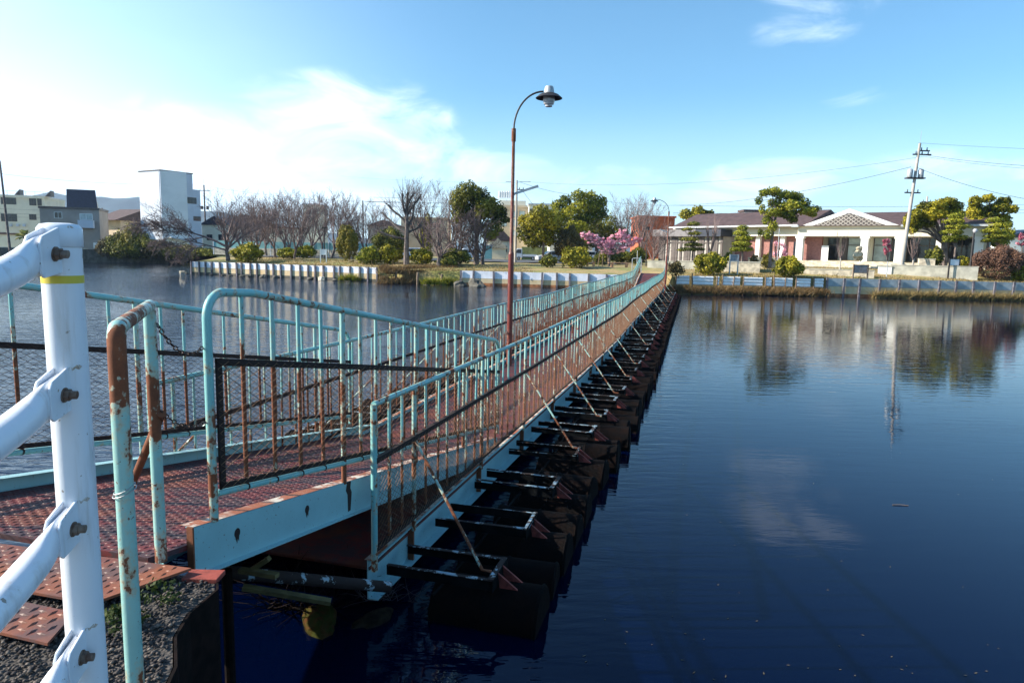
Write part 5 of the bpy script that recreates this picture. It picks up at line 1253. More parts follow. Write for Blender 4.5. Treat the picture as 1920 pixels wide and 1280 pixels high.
a = w.rect(350, 370, 368, 382); window(w, o, a, 'dark_glass', 'window_frame', 2)
a = w.rect(363, 406, 376, 414); window(w, o, a, 'dark_glass', 'window_frame', 1)
mb = MB(); s0, _ = w.hit(310, 440); s1, _ = w.hit(345, 447); mb.prism([w.d * s0 + Vector((0, 0, 4.2)), w.d * s1 + Vector((0, 0, 3.6)), w.d * s1 + Vector((0, 0, 3.5)), w.d * s0 + Vector((0, 0, 4.1))], w.n * 1.6); mb.build('awning', 'white_metal', o)
mb = MB()
for k_ in range(5): mb.box(0, 1.6, 0, .04, z3 + .3 * k_, z3 + .3 * k_ + .04, 0, Matrix.Translation(off + wl.d * 1.0)); 
for k_ in range(5): mb.box(k_ * .4, k_ * .4 + .04, 0, .04, z3, z3 + 1.2, 0, Matrix.Translation(off + wl.d * 1.0))
mb.build('roof_rack', 'galv', o)
# generic far blocks
def block(name, label, pxa, pxb, Y, ytop, depth, wall, roof, Yb=None, wins=(), roofh=.3, glass='dark_glass', zbase=.8, cat='building', gable=None):
    w = Wall(pxa, Y, pxb, Yb or Y); o = thing(name, label, cat, w.A); zt = w.hit((pxa + pxb) / 2, ytop)[1]
    mb = MB(); w.box(mb, 0, w.L, zbase, zt, -depth, 0); mb.build('wall', wall, o); mb = MB()
    if gable:
        zp = w.hit((pxa + pxb) / 2, gable)[1]; mb.prism([w.d * -.4 + Vector((0, 0, zt)), w.d * (w.L + .4) + Vector((0, 0, zt)), w.d * (w.L / 2) + Vector((0, 0, zp))], w.n * -depth)
        mb.v = [(v_[0] + w.n.x * .3, v_[1] + w.n.y * .3, v_[2]) for v_ in mb.v]
    else: w.box(mb, -.2, w.L + .2, zt, zt + roofh, -depth - .2, .3)
    mb.build('roof', roof, o)
    for r in wins: window(w, o, w.rect(*r), glass, mull=1)
    return o, w, zt
block('blue_roofed_house', 'low cream house with blue roof behind the tip cherry tree', 380, 428, 122, 422, 8, 'cream_wall', 'roof_blue', wins=[(388, 440, 398, 450), (410, 440, 420, 450)], gable=405)
block('far_house', 'grey house with dark roof behind the cherry trees', 432, 478, 135, 415, 8, 'brown_wall', 'roof_brown', wins=[(440, 424, 450, 432)], gable=402)
o, w, zt = block('pale_block', 'pale stepped apartment block glimpsed through the bare cherry trees', 570, 598, 165, 384, 8, 'cream_wall', 'grey_panel', wins=[(575, 395, 581, 402), (586, 395, 592, 402)])
block('far_house', 'low tan building behind the pollarded tree', 752, 838, 150, 410, 10, 'tan_wall', 'tan_wall', wins=[(760, 418, 775, 426), (785, 418, 800, 426), (810, 418, 825, 426)])
block('far_house', 'grey roofed house left of the pollarded tree', 690, 748, 140, 424, 8, 'brown_wall', 'roof_brown', gable=412)
block('far_house', 'pale low building far behind the cherry trees', 478, 560, 150, 428, 8, 'cream_wall', 'roof_brown', wins=[(490, 434, 500, 440), (520, 434, 530, 440)])
o, w, zt = block('apartment_building', 'beige apartment building with rooftop water tanks behind the lamp post', 928, 1010, 160, 389, 14, 'tan_wall', 'tan_wall', roofh=.5, wins=[(962, 396, 970, 407), (974, 396, 984, 407), (962, 412, 970, 424), (974, 412, 984, 424), (940, 396, 950, 407), (940, 412, 950, 424), (962, 432, 970, 442), (974, 432, 984, 442)], glass='curtain_glass')
s0, s1, z0, z1 = w.rect(938, 375, 986, 388); mb = MB(); w.box(mb, s0, s1, zt + .5, z1, -6, -1); mb.build('penthouse', 'cream_wall', o)
for k_ in range(5):
    s_ = w.hit(936 + k_ * 4.6, 366)[0]; zz_ = w.hit(936, 369)[1]; z5 = w.hit(936, 356)[1]; mb = MB(); p = w.d * s_ - w.n * 3; mb.lathe((p.x, p.y, 0), [(.28, zz_), (.28, z5 - .1), (.1, z5)], 10); mb.lathe((p.x, p.y, 0), [(.05, zt), (.05, zz_)], 6); mb.build('water_tank', 'white_metal', o, smooth=True)
o, w, zt = block('apartment_building', 'cream building behind the olive green tree', 990, 1032, 150, 384, 10, 'cream_wall', 'grey_panel', wins=[(994, 392, 1002, 400)])
block('apartment_building', 'pale yellow building seen through the evergreens', 1030, 1110, 132, 412, 10, 'cream_wall', 'cream_wall', wins=[(1045, 420, 1052, 430), (1062, 420, 1069, 430), (1080, 420, 1087, 430), (1095, 420, 1102, 430), (1060, 440, 1068, 450), (1080, 440, 1088, 450)])
block('brick_house', 'orange red brick building behind the bare trees', 1196, 1262, 118, 408, 8, 'orange_brick', 'orange_brick')
block('gabled_house', 'cream house with gable behind the tall evergreen', 912, 958, 118, 452, 7, 'cream_wall', 'roof_brown', gable=424, wins=[(922, 462, 932, 474), (942, 462, 950, 472)])
block('gabled_house', 'lower cream gabled annex left of the lamp post', 918, 948, 112, 466, 5, 'cream_wall', 'tan_wall', gable=446)
block('bus_shelter', 'small teal glazed shelter at the car park edge', 904, 922, 108, 461, 2, 'teal_screen', 'grey_panel', cat='shelter', roofh=.15)
block('white_house', 'white house with dark roof at the right edge', 1884, 1960, 88, 446, 8, 'white_wall', 'roof_blue', gable=430)
o, w, zt = block('far_roof_house', 'blue tiled house roof between museum and right edge', 1840, 1890, 96, 440, 8, 'cream_wall', 'roof_blue')
# teal net fence behind the cherry trees
w = Wall(400, 101, 705, 98); o = thing('net_fence', 'pale teal mesh fence behind the bare cherry trees', 'fence', w.A)
mb = MB(); w.box(mb, 0, w.L, 1.7, w.hit(500, 466)[1], 0, .08); mb.build('base_wall', 'cast_stone', o)
mb = MB(); w.box(mb, 0, w.L, w.hit(500, 466)[1], w.hit(500, 453)[1], 0, .03); mb.build('screen', 'teal_screen', o)
for i, s_ in enumerate(np.arange(0, w.L, 2.2)):
    mb = MB(); w.box(mb, s_, s_ + .08, 1.7, w.hit(500, 452)[1] + .05, .03, .1); mb.build('post', 'white_metal', o)
# olive construction screen behind truck
w = Wall(978, 116, 1026, 116); o = thing('olive_screen', 'olive panel screen fence behind the small truck', 'fence', w.A); mb = MB(); w.box(mb, 0, w.L, 1.5, w.hit(1000, 463)[1], -.1, 0); mb.build('panel', 'yellow_green', o)

# ---- museum
M = Wall(1496, 71, 1846, 61.4, 4.5); mus = thing('museum_building', 'low museum with brown roof, white portico and pediment', 'building', M.A)
def mbox(name, mat, s0, s1, z0, z1, t0, t1, par=None, W_=None):
    mb = MB(); (W_ or M).box(mb, s0, s1, z0, z1, t0, t1); return mb.build(name, mat, par or mus)
zE = M.hit(1630, 424)[1]; zL = M.hit(1630, 443)[1]; zG = 2.75
mbox('back_wall', 'cream_wall', 0, M.L, zG, zE, -9, -3.0)
mbox('entablature', 'cream_wall', -.1, M.L, zL, zE, -2.99, 0)
mbox('plinth', 'cast_stone', -.3, M.L + .3, zG - 1.2, zG, -9, .35)
sp0, zp0 = M.hit(1500, 424); sp1, _ = M.hit(1691, 423); spm = (sp0 + sp1) / 2; zp = M.hit(1627, 391)[1]
def tri(name, mat, a, b_, c, t0, t1, par=None):
    mb = MB(); mb.prism([M.d * a[0] + Vector((0, 0, a[1])) + M.n * t0, M.d * b_[0] + Vector((0, 0, b_[1])) + M.n * t0, M.d * c[0] + Vector((0, 0, c[1])) + M.n * t0], M.n * (t1 - t0)); return mb.build(name, mat, par or mus)
ped = tri('pediment', 'white_wall', (sp0, zE), (sp1, zE), (spm, zp), -6, .25)
k = .72; tri('lattice_recess', 'window_frame', (spm + (sp0 - spm) * k, zE + .08), (spm + (sp1 - spm) * k, zE + .08), (spm, zE + .08 + (zp - zE) * k), .251, .27, ped)
mb = MB(); hh_ = (zp - zE) * k; hw_ = (sp1 - sp0) / 2 * k
for i in range(-18, 19):
    for s_ in (1, -1):
        # diagonal lattice strips clipped to the triangle
        x0 = i * .46; pts = []
        for q in np.linspace(0, hh_, 30):
            xx = x0 + s_ * q * 1.3
            if abs(xx) < hw_ * (1 - q / hh_): pts.append((xx, q))
        if len(pts) > 2:
            (xa, qa), (xb, qb) = pts[0], pts[-1]; P0 = M.d * (spm + xa) + Vector((0, 0, zE + .08 + qa)) + M.n * .285; P1 = M.d * (spm + xb) + Vector((0, 0, zE + .08 + qb)) + M.n * .285; mb.tube([P0, P1], .05, 4, 0, cap=False)
mb.build('lattice', 'pole_concrete', ped)
for px in (1498, 1620, 1685, 1762, 1835):
    s_, _ = M.hit(px, 460); mbox('column', 'white_wall', s_ - .33, s_ + .33, zG, zL, -.75, -.08); mbox('column_cap', 'white_wall', s_ - .42, s_ + .42, zL - .22, zL, -.85, -.04)
for (a, b_) in ((1502, 1534), ): s0, _ = M.hit(a, 460); s1, _ = M.hit(b_, 460); mbox('brick_panel', 'brick_red', s0, s1, zG, zL, -2.0, -1.4)
for (a, b_, mt) in ((1566, 1578, 'window_frame'), (1540, 1560, 'dark_glass'), (1578, 1614, 'curtain_glass'), (1628, 1662, 'curtain_glass'), (1664, 1680, 'dark_glass'), (1692, 1758, 'dark_glass'), (1768, 1830, 'dark_glass'), (1770, 1772, 'dark_glass')):
    s0, _ = M.hit(a, 460); s1, _ = M.hit(b_, 460); f = mbox('window', mt, s0, s1, zG + .1, zL - .1, -2.98, -2.9); n_ = max(1, int((s1 - s0) / .9))
    for i in range(n_ + 1): q = s0 + (s1 - s0) * i / n_; mbox('frame', 'window_frame', q - .04, q + .04, zG + .1, zL - .1, -2.895, -2.84, f)
    mbox('transom', 'window_frame', s0, s1, zL - .85, zL - .78, -2.83, -2.8, f)
a = M.rect(1535, 460, 1546, 486); mbox('door_panel', 'white_metal', a[0], a[1], zG + .02, a[3], -1.35, -1.3)
# main roof behind
mb = MB(); zr = M.hit(1560, 404)[1] + .3
for (s0, s1) in ((-.6, M.L + .5),):
    q = [M.n * .45 + Vector((0, 0, zE + .02)), M.n * -5.2 + Vector((0, 0, zr + .25)), M.n * -11 + Vector((0, 0, zE + .02))]; mb.prism([p + M.d * s0 for p in q], M.d * (s1 - s0))
mb.build('roof', 'roof_brown', mus)
mbox('gutter', 'galv', -.6, sp0, zE - .08, zE + .1, .46, .62); mbox('gutter', 'galv', sp1, M.L + .5, zE - .08, zE + .1, .46, .62)
# left wing
Lw = Wall(1254, 84, 1497, 71.0, 4.5); offL = Lw.A - M.A
def lw(name, mat, s0, s1, z0, z1, t0, t1, par=None):
    mb = MB(); Lw.box(mb, s0, s1, z0, z1, t0, t1); mb.v = [tuple(Vector(v_) + offL) for v_ in mb.v]; return mb.build(name, mat, par or mus)
zEl = Lw.hit(1400, 425)[1]; zCl = Lw.hit(1300, 444)[1]
lw('wing_wall', 'brick_red', 0, Lw.L, 1.2, zEl - 1.0, -8, -1.6); lw('wing_fascia', 'cream_wall', 0, Lw.L, zEl - 1.0, zEl, -8, -.7)
mb = MB(); q = [Lw.n * .3 + Vector((0, 0, zEl)), Lw.n * -5 + Vector((0, 0, Lw.hit(1400, 408)[1] + .9)), Lw.n * -10 + Vector((0, 0, zEl))]; mb.prism([p + offL + Lw.d * .2 for p in q], Lw.d * (Lw.L + .4)); mb.build('wing_roof', 'roof_brown', mus)
lw('wing_gutter', 'galv', .2, Lw.L, zEl - .06, zEl + .12, .31, .46)
s1c = Lw.hit(1367, 440)[0]; s2c = Lw.hit(1320, 440)[0]
lw('canopy', 'canopy', -1.2, s2c, Lw.hit(1300, 444)[1], Lw.hit(1300, 431)[1], -.6, 1.6); lw('canopy', 'roof_blue', s2c, s1c, Lw.hit(1345, 444)[1], Lw.hit(1345, 431)[1], -.6, 1.6)
cw = lw('curtain_wall', 'pole_concrete', -.6, s1c - .2, 2.0, Lw.hit(1300, 444)[1], -1.59, .9)
for i in range(15):
    s_ = -.6 + (s1c + .3) * i / 14; lw('mullion', 'window_frame', s_ - .08, s_ + (.2 if i % 3 else .5), 2.0, Lw.hit(1300, 444)[1], .9, 1.0, cw)
lw('transom', 'window_frame', -.6, s1c - .2, Lw.hit(1300, 456)[1], Lw.hit(1300, 454)[1], 1.0, 1.04, cw)
for px in (1410, 1456): s_ = Lw.hit(px, 440)[0]; lw('pilaster', 'white_wall', s_ - .25, s_ + .25, 1.5, zEl - 1.0, -1.59, -1.2)
for px in (1484, 1478): s_ = Lw.hit(px, 440)[0]; lw('slit_window', 'dark_glass', s_ - .2, s_ + .2, 2.9, zEl - 1.6, -1.595, -1.56)
# roof hut
w = Wall(1391, 88, 1419, 88); o_ = w.A - M.A; mb = MB(); w.box(mb, 0, w.L, 5, w.hit(1405, 397)[1], -2, 0); mb.v = [tuple(Vector(v_) + o_) for v_ in mb.v]; h_ = mb.build('roof_hut', 'white_wall', mus)
mb = MB(); w.box(mb, -.2, w.L + .2, w.hit(1405, 397)[1], w.hit(1405, 393)[1], -2.2, .2); mb.v = [tuple(Vector(v_) + o_) for v_ in mb.v]; mb.build('hut_roof', 'roof_brown', h_)
# steps and terraces
o = thing('museum_steps', 'broad stone steps leading up to the museum portico', 'steps', M.A)
ss0 = M.hit(1512, 480)[0]; ss1 = M.hit(1684, 480)[0]
for k_ in range(7):
    mb = MB(); t_ = 4.6 - k_ * .6; M.box(mb, ss0 + .12 * k_, ss1 + .5, 1.2, 2.0 + .112 * (k_ + 1), .36, t_); mb.build('step', 'cast_stone', o)
def lowwall(name, label, pxa, pxb, Y, ytop, ybot, mat, Yb=None, th=.3, cat='wall', cap=True):
    Yb = Yb or Y - .36 * (pxb - pxa) / 1280 * Y
    w = Wall(pxa, Y, pxb, Yb or Y, 2.2); o = thing(name, label, cat, w.A); zt = w.hit((pxa + pxb) / 2, ytop)[1]; mb = MB(); w.box(mb, 0, w.L, 1.0, zt, -th, 0); mb.build('masonry', mat, o)
    if cap: mb = MB(); w.box(mb, -.03, w.L + .03, zt, zt + .06, -th - .03, .03); mb.build('coping', 'concrete', o)
    return o
lowwall('low_wall', 'plain concrete wall behind the far end of the bridge', 1214, 1262, 66, 490, 505, 'concrete')
lowwall('low_wall', 'concrete wall between the dark bush and the round glossy shrub', 1270, 1306, 63, 490, 508, 'concrete')
lowwall('stone_planter', 'pale stone block planter below the bright green pine', 1357, 1425, 59, 492, 508, 'cast_stone', 58, 3.0)
lowwall('stone_planter', 'upper stone planter behind the pale block planter', 1402, 1452, 64, 484, 495, 'cast_stone', None, 2.0)
lowwall('low_wall', 'weathered concrete wall right of the concrete utility pole', 1670, 1834, 57.5, 499, 515, 'concrete')
lowwall('stone_planter', 'cream stone block bench behind the weathered wall', 1722, 1752, 59, 486, 499, 'cast_stone', None, 1.2)
lowwall('low_wall', 'long pale kerb wall at the foot of the museum steps', 1506, 1640, 57.5, 506, 510, 'cast_stone')
lowwall('stone_planter', 'small white stone block at the portico foot', 1647, 1672, 57.8, 500, 508, 'white_wall', None, .5)

# ---- small things
o = thing('stone_sculpture', 'rounded pale stone sculpture beside the portico column', 'sculpture', Vector((bx(1608, 63.4, 2.9), 63.4, 2.95)))
r_ = rock((0, 0, .42), (.5, .35, .48), 'statue_stone', 77, 'body'); r_.parent = o; r_ = rock((.05, -.05, 1.0), (.27, .25, .25), 'statue_stone', 78, 'head'); r_.parent = o
for s_ in (-.25, .25): r_ = rock((s_, -.1, .12), (.14, .16, .25), 'statue_stone', 79, 'foot'); r_.parent = o
def board(name, label, px0, px1, Y, ytop, ymid, ybot, face, post, pc='black_iron', cat='sign', n=1, inset=0):
    b = G((px0 + px1) / 2, Y); x0 = bx(px0, Y, 2) - b.x; x1 = bx(px1, Y, 2) - b.x; zt = hz(px0, ytop, Y) - b.z; zm = hz(px0, ymid, Y) - b.z
    o = thing(name, label, cat, b); w = (x1 - x0 - .1) / n
    for i in range(n):
        mb = MB(); mb.box(x0 + .05 + i * w + .01, x0 + .05 + (i + 1) * w - .01, -.03, .03, zm, zt - .04); mb.build('panel', face, o)
    mb = MB(); mb.box(x0 + .045, x1 - .045, -.045, .045, zt - .04, zt); mb.box(x0 + .045, x1 - .045, -.045, .045, zm - .04, zm); mb.build('frame', post, o)
    for x in (x0, x1): mb = MB(); mb.box(x - .045, x + .045, -.05, .05, -.2, zt + .02); mb.build('post', post, o)
    return o
board('sign_board', 'blank white sign board on two posts under the cherry trees', 601, 612, 70, 467, 477, 489, 'sign_face', 'white_metal')
board('sign_board', 'grey information board with white frame by the stone planter', 1368, 1383, 56.8, 477, 489, 508, 'sign_grey', 'galv')
board('sign_board', 'low two part brown information board on the right lawn', 1600, 1627, 55, 496, 511, 523, 'sign_brown', 'wood', n=2)
board('sign_board', 'white information board on tall dark posts right of the pole', 1778, 1797, 55.5, 485, 497, 517, 'sign_face', 'black_iron')
def bench(label, px0, px1, Y):
    b = G((px0 + px1) / 2, Y); L = (px1 - px0) / 1280 * Y; o = thing('park_bench', label, 'bench', b, 0, 'backless benches by the bridge end')
    mb = MB(); mb.box(-L/2, L/2, -.2, .2, .42, .5); mb.build('seat', 'bench_wood', o, bevel=.01)
    for s_ in (-.32, .32): mb = MB(); mb.box(s_ * L - .11, s_ * L + .11, -.15, .15, -.05, .42); mb.build('leg', 'bench_wood', o)
bench('wooden bench half hidden behind the large round shrub', 1098, 1116, 69); bench('longer wooden bench right of the pink cherry trunk', 1140, 1182, 66.5)
# tree guards
o = thing('tree_stake_frame', 'dark timber stake frame round the pink cherry trunk', 'stake frame', G(1131, 68)); 
for x in (-.55, -.1, .5): mb = MB(); mb.tube([(x, 0, -.1), (x * .6, 0, 1.9)], .04, 6); mb.build('stake', 'wood', o)
mb = MB(); mb.box(-.5, .5, -.04, .04, 1.45, 1.55); mb.build('crossbar', 'wood', o)
# far gate at the end of the bridge
u_ = 57.2; p = to_world(cv(57) - HW, u_, 0); o = thing('far_gate_frame', 'small pale gate frame at the far end of the bridge', 'gate frame', (p.x, p.y, 1.35), -AZ)
mb = MB(); mb.tube([(-.75, 0, 0), (-.75, 0, 1.25), (-.68, 0, 1.33), (-.07, 0, 1.33), (0, 0, 1.25), (0, 0, 0)], .03, 6); mb.build('frame', 'galv', o, smooth=True)
mb = MB(); mb.tube([(-.75, 0, .6), (0, 0, .6)], .02, 6); mb.build('crossbar', 'galv', o)
# vehicles
def car(name, label, base, rz, mat, L=4.3, Wd=1.7, Hh=1.5, kind='hatch', group='vehicles in the car park'):
    o = thing(name, label, 'car', base, rz, group); k = L / 4.3; g = .22
    low = [(-2.15, .25), (2.15, .25), (2.15, .62), (2.05, .80), (1.25, .93), (-1.9, .95), (-2.12, .85), (-2.15, .55)]
    up = [(1.25, .93), (.55, 1.42), (.2, 1.5), (-1.4, 1.5), (-1.85, 1.35), (-2.05, .95)]
    mb = MB(); mb.prism([Vector((x * k, -Wd/2, z)) for x, z in low], (0, Wd, 0)); body = mb.build('body', mat, o, bevel=.08)
    mb = MB(); mb.prism([Vector((x * k, -Wd/2 + .1, z * Hh / 1.5)) for x, z in up], (0, Wd - .2, 0)); mb.build('cabin', mat, o, bevel=.06)
    for s_ in (-1, 1):
        for (a, b_) in ((-1.75, -.75), (-.68, .35), (.42, 1.0)):
            mb = MB(); za, zb = .98, 1.36; x1 = b_ if b_ < .9 else .98; x2 = b_ if b_ < .9 else .62
            mb.prism([Vector((a * k, s_ * (Wd/2 - .095), za)), Vector((x1 * k, s_ * (Wd/2 - .095), za)), Vector((x2 * k, s_ * (Wd/2 - .095), zb * Hh / 1.5)), Vector((a * k, s_ * (Wd/2 - .095), zb * Hh / 1.5))], (0, s_ * .012, 0)); mb.build('side_window', 'dark_glass', o)
    mb = MB(); mb.prism([Vector((1.2 * k, -Wd/2 + .2, .98)), Vector((1.2 * k, Wd/2 - .2, .98)), Vector((.62 * k, Wd/2 - .25, 1.40)), Vector((.62 * k, -Wd/2 + .25, 1.40))], (.02, 0, .015)); mb.build('windscreen', 'dark_glass', o)
    mb = MB(); mb.prism([Vector((-2.04 * k, -Wd/2 + .2, 1.0)), Vector((-2.04 * k, Wd/2 - .2, 1.0)), Vector((-1.9 * k, Wd/2 - .25, 1.33)), Vector((-1.9 * k, -Wd/2 + .25, 1.33))], (-.02, 0, .005)); mb.build('rear_window', 'dark_glass', o)
    for s_ in (-1, 1):
        mb = MB(); mb.box(-2.16 * k - .01, -2.08 * k, s_ * (Wd/2 - .2) - .12, s_ * (Wd/2 - .2) + .12, .75, .98); mb.build('tail_light', 'red_light', o)
        mb = MB(); mb.box(2.08 * k, 2.16 * k + .01, s_ * (Wd/2 - .25) - .18, s_ * (Wd/2 - .25) + .18, .62, .78); mb.build('headlight', 'glass_shade', o)
        for x in (-1.3, 1.35):
            mb = MB(); mb.tube([(x * k, s_ * (Wd/2 - .18), .31), (x * k, s_ * (Wd/2 + .01), .31)], .31, 18); w_ = mb.build('wheel', 'rubber', o)
            mb = MB(); mb.tube([(x * k, s_ * (Wd/2), .31), (x * k, s_ * (Wd/2 + .02), .31)], .18, 12); mb.build('rim', 'alloy', w_)
    return o
car('parked_car', 'silver estate car parked behind the small dark shrub', G(1036, 92, .05), pi + .25, 'car_silver', 4.5)
car('parked_car', 'white car parked behind the pollarded tree trunk', G(772, 96, .05), pi, 'car_white', 4.4)
car('parked_car', 'dark car mostly hidden right of the dark green shrub', G(882, 99, .05), 0.4, 'car_white', 3.8)
car('parked_car', 'white car behind the large round shrub', G(1108, 94, .05), .1, 'car_white', 4.2)
o = thing('small_truck', 'small white flatbed truck parked right of the lamp post', 'truck', G(986, 104, .05), pi, 'vehicles in the car park')
mb = MB(); mb.prism([Vector((x, -.7, z)) for x, z in [(.55, .35), (1.65, .35), (1.65, .9), (1.45, 1.55), (1.35, 1.75), (.6, 1.75)]], (0, 1.4, 0)); mb.build('cab', 'car_white', o, bevel=.05)
mb = MB(); mb.box(-1.65, .5, -.7, .7, .55, .62); mb.box(-1.65, .5, -.7, -.66, .62, .9); mb.box(-1.65, .5, .66, .7, .62, .9); mb.box(-1.65, -1.61, -.7, .7, .62, .9); mb.build('load_bed', 'car_white', o)
mb = MB(); mb.box(-1.5, 1.4, -.5, .5, .38, .54); mb.build('chassis', 'black_iron', o)
for s_ in (-1, 1):
    mb = MB(); mb.prism([Vector((.75, s_ * .701, 1.05)), Vector((1.5, s_ * .701, 1.05)), Vector((1.34, s_ * .701, 1.6)), Vector((.75, s_ * .701, 1.6))], (0, s_ * .01, 0)); mb.build('side_window', 'dark_glass', o)
    for x in (-1.05, 1.1):
        mb = MB(); mb.tube([(x, s_ * .52, .27), (x, s_ * .70, .27)], .27, 16); w_ = mb.build('wheel', 'rubber', o); mb = MB(); mb.tube([(x, s_ * .70, .27), (x, s_ * .72, .27)], .15, 10); mb.build('rim', 'alloy', w_)
# poles
def pole(name, label, px, Y, ytop, r0, r1, mat='pole_concrete', lean=0, cat='utility pole', zb=None):
    b = G(px, Y) if Y < 110 else Vector((bx(px, Y, 1.6), Y, 1.5)); H = hz(px, ytop, Y) - b.z; o = thing(name, label, cat, b); mb = MB(); mb.tube([(0, 0, -.3), (lean * .5, 0, H * .5), (lean, 0, H)], [r0, (r0 + r1) / 2, r1], 10); mb.build('shaft', mat, o, smooth=True); return o, H
def arm(o, z, w, mat='black_iron', x=0, tk=.05, ins=3):
    mb = MB(); mb.box(x - w/2, x + w/2, -.06, .06, z - tk, z + tk)
    for i in range(ins): q = x - w/2 + w * (i + .5) / ins; mb.lathe((q, 0, z + tk), [(.04, 0), (.06, .08), (.03, .16), (.05, .22)], 6)
    mb.build('crossarm', mat, o)
o, H = pole('utility_pole', 'tall leaning concrete utility pole with transformers before the museum', 1688, 58, 268, .17, .10, lean=.62)
pU = o; xl = lambda z: .62 * z / H
arm(o, H - .9, 1.5, 'black_iron', xl(H - .9) + .3); arm(o, H - .6, .9, 'black_iron', xl(H) + .4, ins=2); arm(o, H - 4.0, 1.3, 'black_iron', xl(H - 4.0), ins=3)
zt_ = H - 2.45; mb = MB(); mb.box(-.75, .75, -.25, .25, zt_ - .42, zt_ - .32); mb.v = [(v_[0] + xl(zt_), v_[1], v_[2]) for v_ in mb.v]; mb.build('platform', 'black_iron', o)
for s_ in (-1, 1): mb = MB(); mb.lathe((xl(zt_) + s_ * .45, 0, zt_), [(.2, -.32), (.22, -.28), (.22, .28), (.16, .36), (.05, .42)], 14); mb.build('transformer', 'galv', o, smooth=True)
mb = MB(); mb.tube([(.62, 0, H), (.66, 0, H + 1.0)], .015, 5); mb.build('lightning_rod', 'galv', o)
o, H = pole('utility_pole', 'slim grey utility pole right beside the rusty lamp post', 966, 84, 338, .16, .10); pM = (o.location.copy(), H)
arm(o, H - .15, 1.5, 'black_iron', .9, ins=0, tk=.02); arm(o, H - 1.1, .9, 'black_iron', .55, ins=2); arm(o, H - .2, .9, 'black_iron', -.9, ins=0, tk=.02)
o, H = pole('utility_pole', 'utility pole with single crossarm right of the white tower', 387, 125, 347, .17, .12, 'bark'); arm(o, H - 1.0, 2.1); pT = (o.location.copy(), H)
mb = MB(); mb.tube([(0, 0, H), (0, 0, H + 1.2)], .02, 5); mb.build('lightning_rod', 'black_iron', o); mb = MB(); mb.lathe((.5, 0, H - 4), [(.25, -.3), (.25, .3)], 8); mb.lathe((-.5, 0, H - 4), [(.25, -.3), (.25, .3)], 8); mb.build('transformer', 'bark', o)
o, H = pole('utility_pole', 'brown utility pole at the far left', 19, 100, 302, .17, .12, 'bark', lean=-.55); pL = (o.location.copy(), H)
o, H = pole('utility_pole', 'thin pole between the cherry trees and the pollarded tree', 681, 110, 376, .12, .09, 'black_iron')
o, H = pole('utility_pole', 'distant pole pair stem beside the brown house', 196, 150, 390, .16, .12, 'bark')
o, H = pole('utility_pole', 'leaning stay pole beside the brown house', 203, 150, 396, .12, .10, 'bark', lean=-.9)
o, H = pole('utility_pole', 'second utility pole behind the spreading tree', 1727, 92, 368, .15, .1); arm(o, H - .7, 1.4); arm(o, H - 1.2, 1.8, ins=2)
o, H = pole('park_lamp', 'black park lamp post with square head at the bridge end', 1211, 73, 432, .07, .06, 'black_iron', cat='street lamp'); mb = MB(); mb.box(-.17, .17, -.17, .17, H, H + .38); mb.build('lamp_head', 'black_iron', o)
o, H = pole('park_lamp', 'black park lamp post among the cherry trees', 609, 80, 428, .07, .06, 'black_iron', cat='street lamp'); mb = MB(); mb.box(-.3, .3, -.1, .1, H, H + .1); mb.build('lamp_head', 'black_iron', o)
o, H = pole('park_lamp', 'park lamp post with white globe at the right lawn', 1817, 56, 436, .09, .07, 'black_iron', cat='street lamp')
mb = MB(); mb.lathe((.08, 0, H), [(.1, 0), (.17, .1), (.17, .22), (.08, .32)], 12); mb.build('lamp_globe', 'glass_shade', o, smooth=True)
mb = MB(); mb.lathe((0, 0, 0), [(.26, -.1), (.26, .42), (.2, .45)], 16); mb.build('concrete_footing', 'cast_stone', o, smooth=True)
o, H = pole('sign_pole', 'thin grey pole before the pink cherry with a yellow foot', 1194, 69, 470, .035, .035, 'galv', cat='pole'); mb = MB(); mb.lathe((0, 0, 0), [(.08, 0), (.08, .35)], 8); mb.build('foot', 'yellow_band', o)
o, H = pole('steel_post', 'thin steel post before the museum pine trunk', 1456, 60, 428, .04, .035, 'galv', cat='pole')
o, H = pole('boundary_stake', 'white stake with cross piece left of the weathered wall', 1662, 56, 490, .04, .04, 'galv', cat='pole')
# cables
def cable(label, A, B, sag, r=.02):
    A = Vector(A); B = Vector(B); mb = MB(); n = 24; mb.tube([A.lerp(B, t / n) - Vector((0, 0, sag * 4 * (t / n) * (1 - t / n))) for t in range(n + 1)], r, 4, 0, cap=False)
    o = mb.build('overhead_cable', 'cable'); tag(o, label, 'cable', 'overhead cables'); return o
def PY(px, py, Y): return ony(px, py, Y)
cable('overhead cable sagging left from the concrete pole to the bare trees', PY(1708, 313, 58), PY(1140, 378, 104), 1.6, .022)
cable('overhead cable leaving the concrete pole towards the right edge', PY(1716, 313, 58), PY(2100, 392, 50), .7, .022)
cable('high thin cable from the concrete pole to the slim pole behind the lamp', PY(1735, 293, 58), PY(976, 340, 84), 1.2, .014)
cable('upper right cable from the concrete pole out of frame', PY(1735, 291, 58), PY(2100, 315, 50), .3, .02)
cable('second upper right cable just below the first', PY(1735, 294, 58), PY(2100, 322, 50), .3, .014)
cable('thin topmost cable at the right edge', PY(1722, 268, 58), PY(2100, 284, 50), .1, .012)
for i, (ya, yb, Y) in enumerate([(385, 376, 110), (399, 385, 112), (402, 392, 115)]):
    cable(['upper', 'middle', 'lower'][i] + ' level cable running behind the museum roof', PY(1262, ya, Y), PY(2100, yb + 2, Y), .5, .028)
cable('cable from the slim pole towards the round topped evergreens', PY(976, 342, 84), PY(1100, 368, 92), .3, .02)
cable('steep cable down from the slim pole', PY(980, 358, 84), PY(1010, 395, 100), .1, .02)
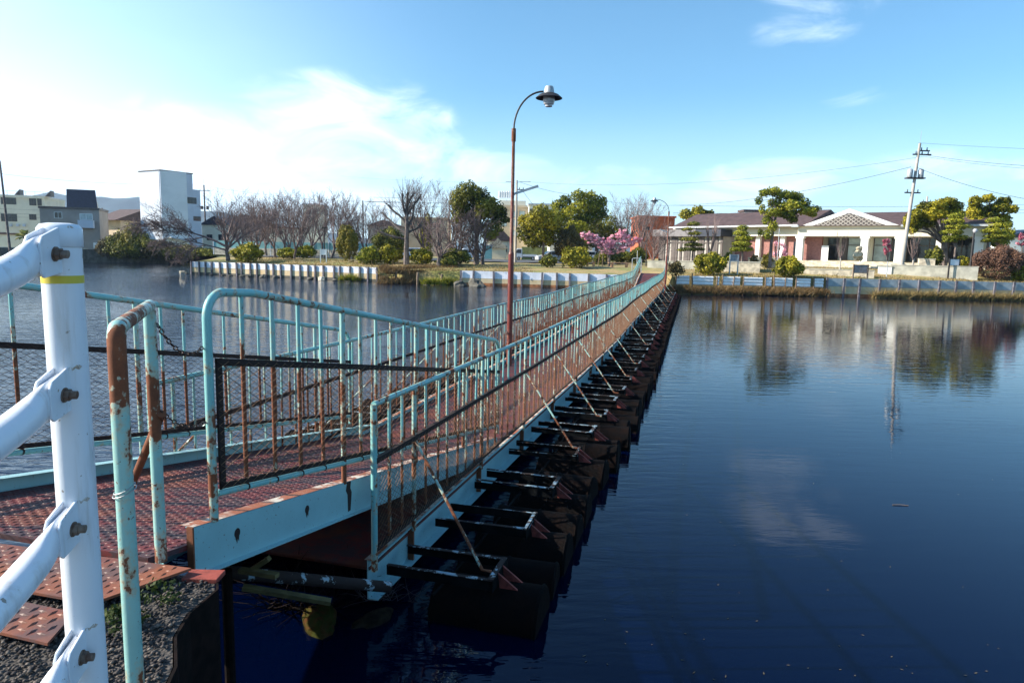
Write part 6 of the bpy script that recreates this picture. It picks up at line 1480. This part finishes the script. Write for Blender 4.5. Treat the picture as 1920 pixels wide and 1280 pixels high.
cable('long cable from the far left pole to the white tower', PY(-60, 318, 98), PY(270, 346, 121), .4, .025)
cable('cable from the tower pole over the cherry trees', PY(392, 350, 125), PY(760, 378, 120), .8, .02)
cable('upper cable behind the pollarded tree', PY(700, 370, 130), PY(880, 372, 130), .1, .03)
cable('double cable behind the pollarded tree', PY(683, 378, 130), PY(880, 381, 130), .1, .05)
cable('lower cable behind the pollarded tree', PY(700, 386, 130), PY(860, 388, 130), .1, .025)
cable('high faint cable from the middle to the slim pole', PY(640, 330, 130), PY(975, 343, 84), .3, .012)
for i, (a, b_) in enumerate([(389, 396), (397, 404), (404, 409)]): cable(['upper', 'middle', 'lower'][i] + ' cable between school and brown house', PY(-60, a, 125), PY(250, b_, 140), .2, .02)

# floating twigs and leaves on the water
R = np.random.RandomState(12); sp_ = []; V = []; n = 0
mb = MB()
for i in range(55):
    px = R.uniform(1000, 1900); py = R.uniform(840, 1270) if i % 3 else R.uniform(1160, 1275); p = onz(px, py, 0); a = R.uniform(0, 6.28); L = R.uniform(.006, .02); d_ = Vector((cos(a), sin(a), 0)) * L; s_ = Vector((-sin(a), cos(a), 0)) * .005
    q = Vector((p.x, p.y, .004)); mb.add([q - d_, q - s_, q + d_, q + s_], [(0, 1, 2, 3)])
tag(mb.build('floating_leaves', 'leaf_litter'), 'scattered fallen leaves floating on the dark water', 'leaves', kind='stuff')
p = onz(1687, 947, 0); mb = MB(); mb.tube([(p.x - .09, p.y, .005), (p.x, p.y, .01), (p.x + .1, p.y - .01, .004)], .005, 5); tag(mb.build('floating_twig', 'wood'), 'thin brown twig floating alone on the right', 'twig')

# ---- air
mb = MB(); mb.box(-3600, 3600, -400, 3700, -3, 330); hz_ = mb.v
m = bpy.data.materials.new('haze'); m.use_nodes = True; nt = m.node_tree; nt.nodes.clear(); MATS['haze'] = m
pv = nt.nodes.new('ShaderNodeVolumePrincipled'); pv.inputs['Color'].default_value = (.50, .70, 1.0, 1); pv.inputs['Density'].default_value = .00013; pv.inputs['Anisotropy'].default_value = .2
om = nt.nodes.new('ShaderNodeOutputMaterial'); nt.links.new(pv.outputs[0], om.inputs['Volume'])
tag(mb.build('haze', 'haze'), 'thin blue air over the pond and town', 'haze', kind='stuff')
